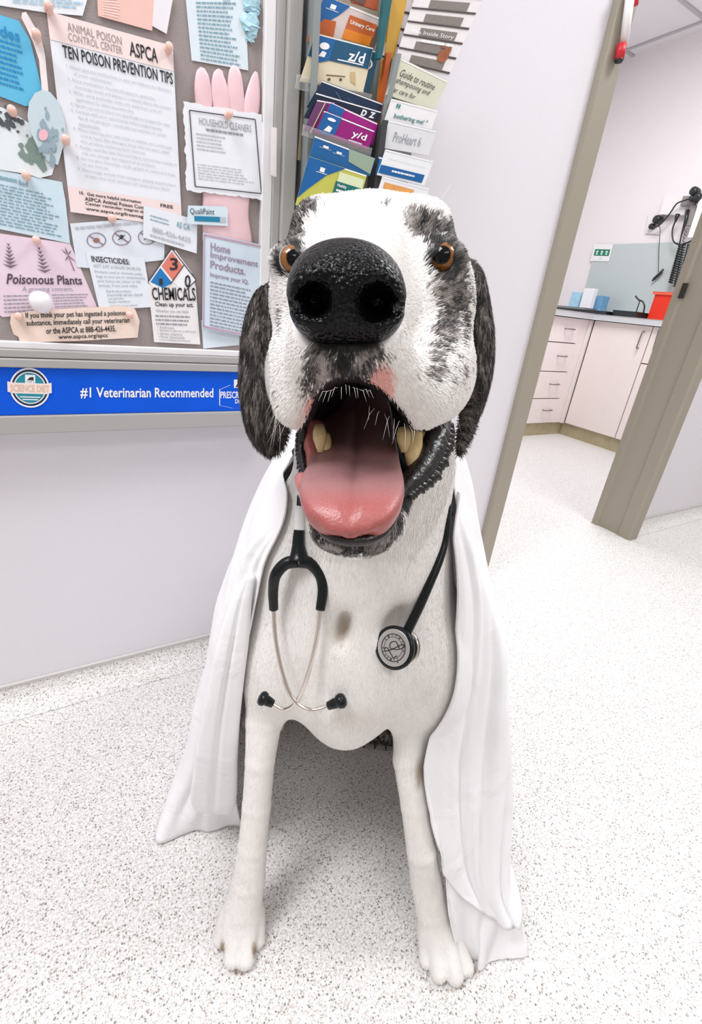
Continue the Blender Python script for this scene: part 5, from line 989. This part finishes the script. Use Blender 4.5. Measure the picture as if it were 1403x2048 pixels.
MB().tube(c2w(spline([Q(598, 1056, d0), Q(596, 1085, d0), Q(597, 1110, d0), Q(597, 1120, d0)], 6)), np.interp(np.linspace(0, 1, 19), [0, .4, .8, 1], [.0062, .0075, .0125, .0135]), 16).build('yoke_stem', RUB, ST, smooth=True)
dA = march(545, 1215)-.010; dB = march(640, 1215)-.008; dA = min(dA, dB+.02)
arm = spline([Q(594, 1122, d0), Q(570, 1128, d0), Q(551, 1150, d0), Q(546, 1180, (d0+dA)/2), Q(547, 1218, dA)], 8)
MB().tube(c2w(arm), np.linspace(.0082, .0058, len(arm)), 16).build('yoke_arm', RUB, ST, smooth=True)
arm = spline([Q(600, 1122, d0), Q(622, 1128, d0), Q(640, 1150, d0), Q(645, 1180, (d0+dB)/2), Q(640, 1220, dB)], 8)
MB().tube(c2w(arm), np.linspace(.0082, .0058, len(arm)), 16).build('yoke_arm', RUB, ST, smooth=True)
dC = min(march(x_, 1408) for x_ in (560, 600, 640, 665, 690))-.011
def tubeD(pts, da, db): k = len(pts); return spline([Q(x, y, da+(db-da)*min(1, i/(k-3))) for i, (x, y) in enumerate(pts)], 8)
t1 = tubeD([(547, 1214), (550, 1270), (558, 1320), (570, 1365), (583, 1395), (600, 1412), (622, 1420), (642, 1417), (660, 1409)], dA, dC)
t2 = tubeD([(639, 1216), (634, 1270), (622, 1325), (608, 1370), (596, 1398), (582, 1414), (566, 1419), (552, 1413), (540, 1404)], dB, dC+.010)
MB().tube(c2w(t1), .0027, 12).build('ear_tube', STL, ST, smooth=True); MB().tube(c2w(t2), .0027, 12).build('ear_tube', STL, ST, smooth=True)
def tip(x0, y0, x1, y1, D):
    a = Q(x0, y0, D); b = Q(x1, y1, D-.004); d = b-a; L_ = np.linalg.norm(d)
    MB().lathe(c2w(a), _n(R@d), [(0, .0035), (.0005, .0052), (L_*.42, .0066), (L_*.5, .0062), (L_*.58, .0085), (L_*.78, .0095), (L_*.93, .0075), (L_, .003)], 20).build('ear_tip', RUB, ST, smooth=True)
tip(655, 1412, 691, 1398, dC); tip(546, 1408, 518, 1393, dC+.010)
rp = [(897, 1010), (894, 1045), (888, 1085), (876, 1125), (858, 1168), (842, 1205), (826, 1238), (814, 1262)]
Dr = [march(x, y) for x, y in rp]; Dr = np.minimum(np.array(Dr), np.linspace(.60, .60, len(rp))); Dr = np.convolve(np.r_[Dr[0], Dr, Dr[-1]], [.25, .5, .25], 'valid')
off = np.interp(np.arange(len(rp)), [0, 2, 3, 7], [-.003, .001, .004, .010])
rt_ = spline([Q(x, y, d-o) for (x, y), d, o in zip(rp, Dr, off)], 8)
MB().tube(c2w(rt_), np.interp(np.linspace(0, 1, len(rt_)), [0, .35, 1], [.0040, .0055, .0062]), 16).build('tubing', RUB, ST, smooth=True)
# chest piece: two drums on a steel stem
dP = Dr[-1]-.022; cc = Q(784, 1297, dP); back = Q(808, 1293, dP+.020); ax = _n(c2w(Q(784-29, 1297+3, dP-.028))-c2w(cc))
CP = link('chestpiece', *(lambda m: (m.v, m.f))(MB().lathe(c2w(back)-ax*.000, ax, [(0, .016), (.001, .0225), (.006, .0235), (.012, .018), (.016, .008), (.020, .008), (.0205, .022), (.022, .0258), (.0275, .0262), (.0285, .0225), (.0282, .0215)], 48)), RUB, ST, smooth=True)
bs = c2w(back)
MB().lathe(bs+ax*.0275, ax, [(0, .0219), (.0008, .0222), (.0011, .0215)], 48).build('face_plate', mat('satin_steel', (.62, .60, .60), .35, metal=.7), CP)
MB().lathe(bs+ax*.006, ax, [(0, .0237), (.0012, .0240), (.0024, .0222)], 48).build('steel_rim', STL, CP, smooth=True)
MB().tube([c2w(rt_[-1]), bs+ax*.018+(c2w(rt_[-1])-bs)*.45, bs+ax*.018], [.0052, .0048, .005], 14).build('stem', STL, CP, smooth=True)
fc_ = bs+ax*.0291; uu = _n(np.cross(ax, [0, 0, 1.])); uu = -uu if (R.T@uu)[0] < 0 else uu; vv = np.cross(ax, uu); vv = -vv if vv[2] > 0 else vv
fq = Quad([fc_-uu*.0215-vv*.0215, fc_+uu*.0215-vv*.0215, fc_+uu*.0215+vv*.0215, fc_-uu*.0215+vv*.0215]); INK = mat('black_ink', (.01, .01, .01), .5); g = MB()
fq.ring(g, .5, .5, .365, .385, e=.0002, seg=48); fq.ring(g, .5, .5, .285, .295, e=.0002, seg=48)
for word, a0, a1, flip in (('LITTMANN', 195, 345, 1), ('QUALITY', 150, 40, -1)):
    for i, ch in enumerate(word):
        a = math.radians(a0+(a1-a0)*i/(len(word)-1)); c = np.array([.5+.33*math.cos(a), .5+.33*math.sin(a)]); t = np.array([-math.sin(a), math.cos(a)])*flip; o_ = np.array([math.cos(a), math.sin(a)])*flip
        v_, f_, w_, h_ = text_mesh(ch, True); g.add([fq.p(*(c+t*(x/w_-.5)*.042+o_*(y/h_-.5)*.05), .0002) for x, y, _ in v_], f_)
SL = spline([[.5+(x-.5)*1.3, .5+(y-.5)*1.3, 0] for x, y, _ in [[.64, .44, 0], [.50, .36, 0], [.40, .44, 0], [.44, .54, 0], [.58, .50, 0], [.70, .40, 0], [.72, .33, 0], [.66, .33, 0], [.56, .46, 0], [.44, .60, 0], [.36, .66, 0], [.32, .62, 0], [.38, .58, 0], [.50, .64, 0], [.60, .68, 0], [.66, .60, 0]]], 8)
for i in range(len(SL)-1): fq.line(g, SL[i][0], SL[i][1], SL[i+1][0], SL[i+1][1], .022, .0003)
fq.ring(g, .80, .78, 0, .018, e=.0003, seg=12); g.build('lettering', INK, CP)
for o in S.objects:
    if '_o' in o: del o['_o']
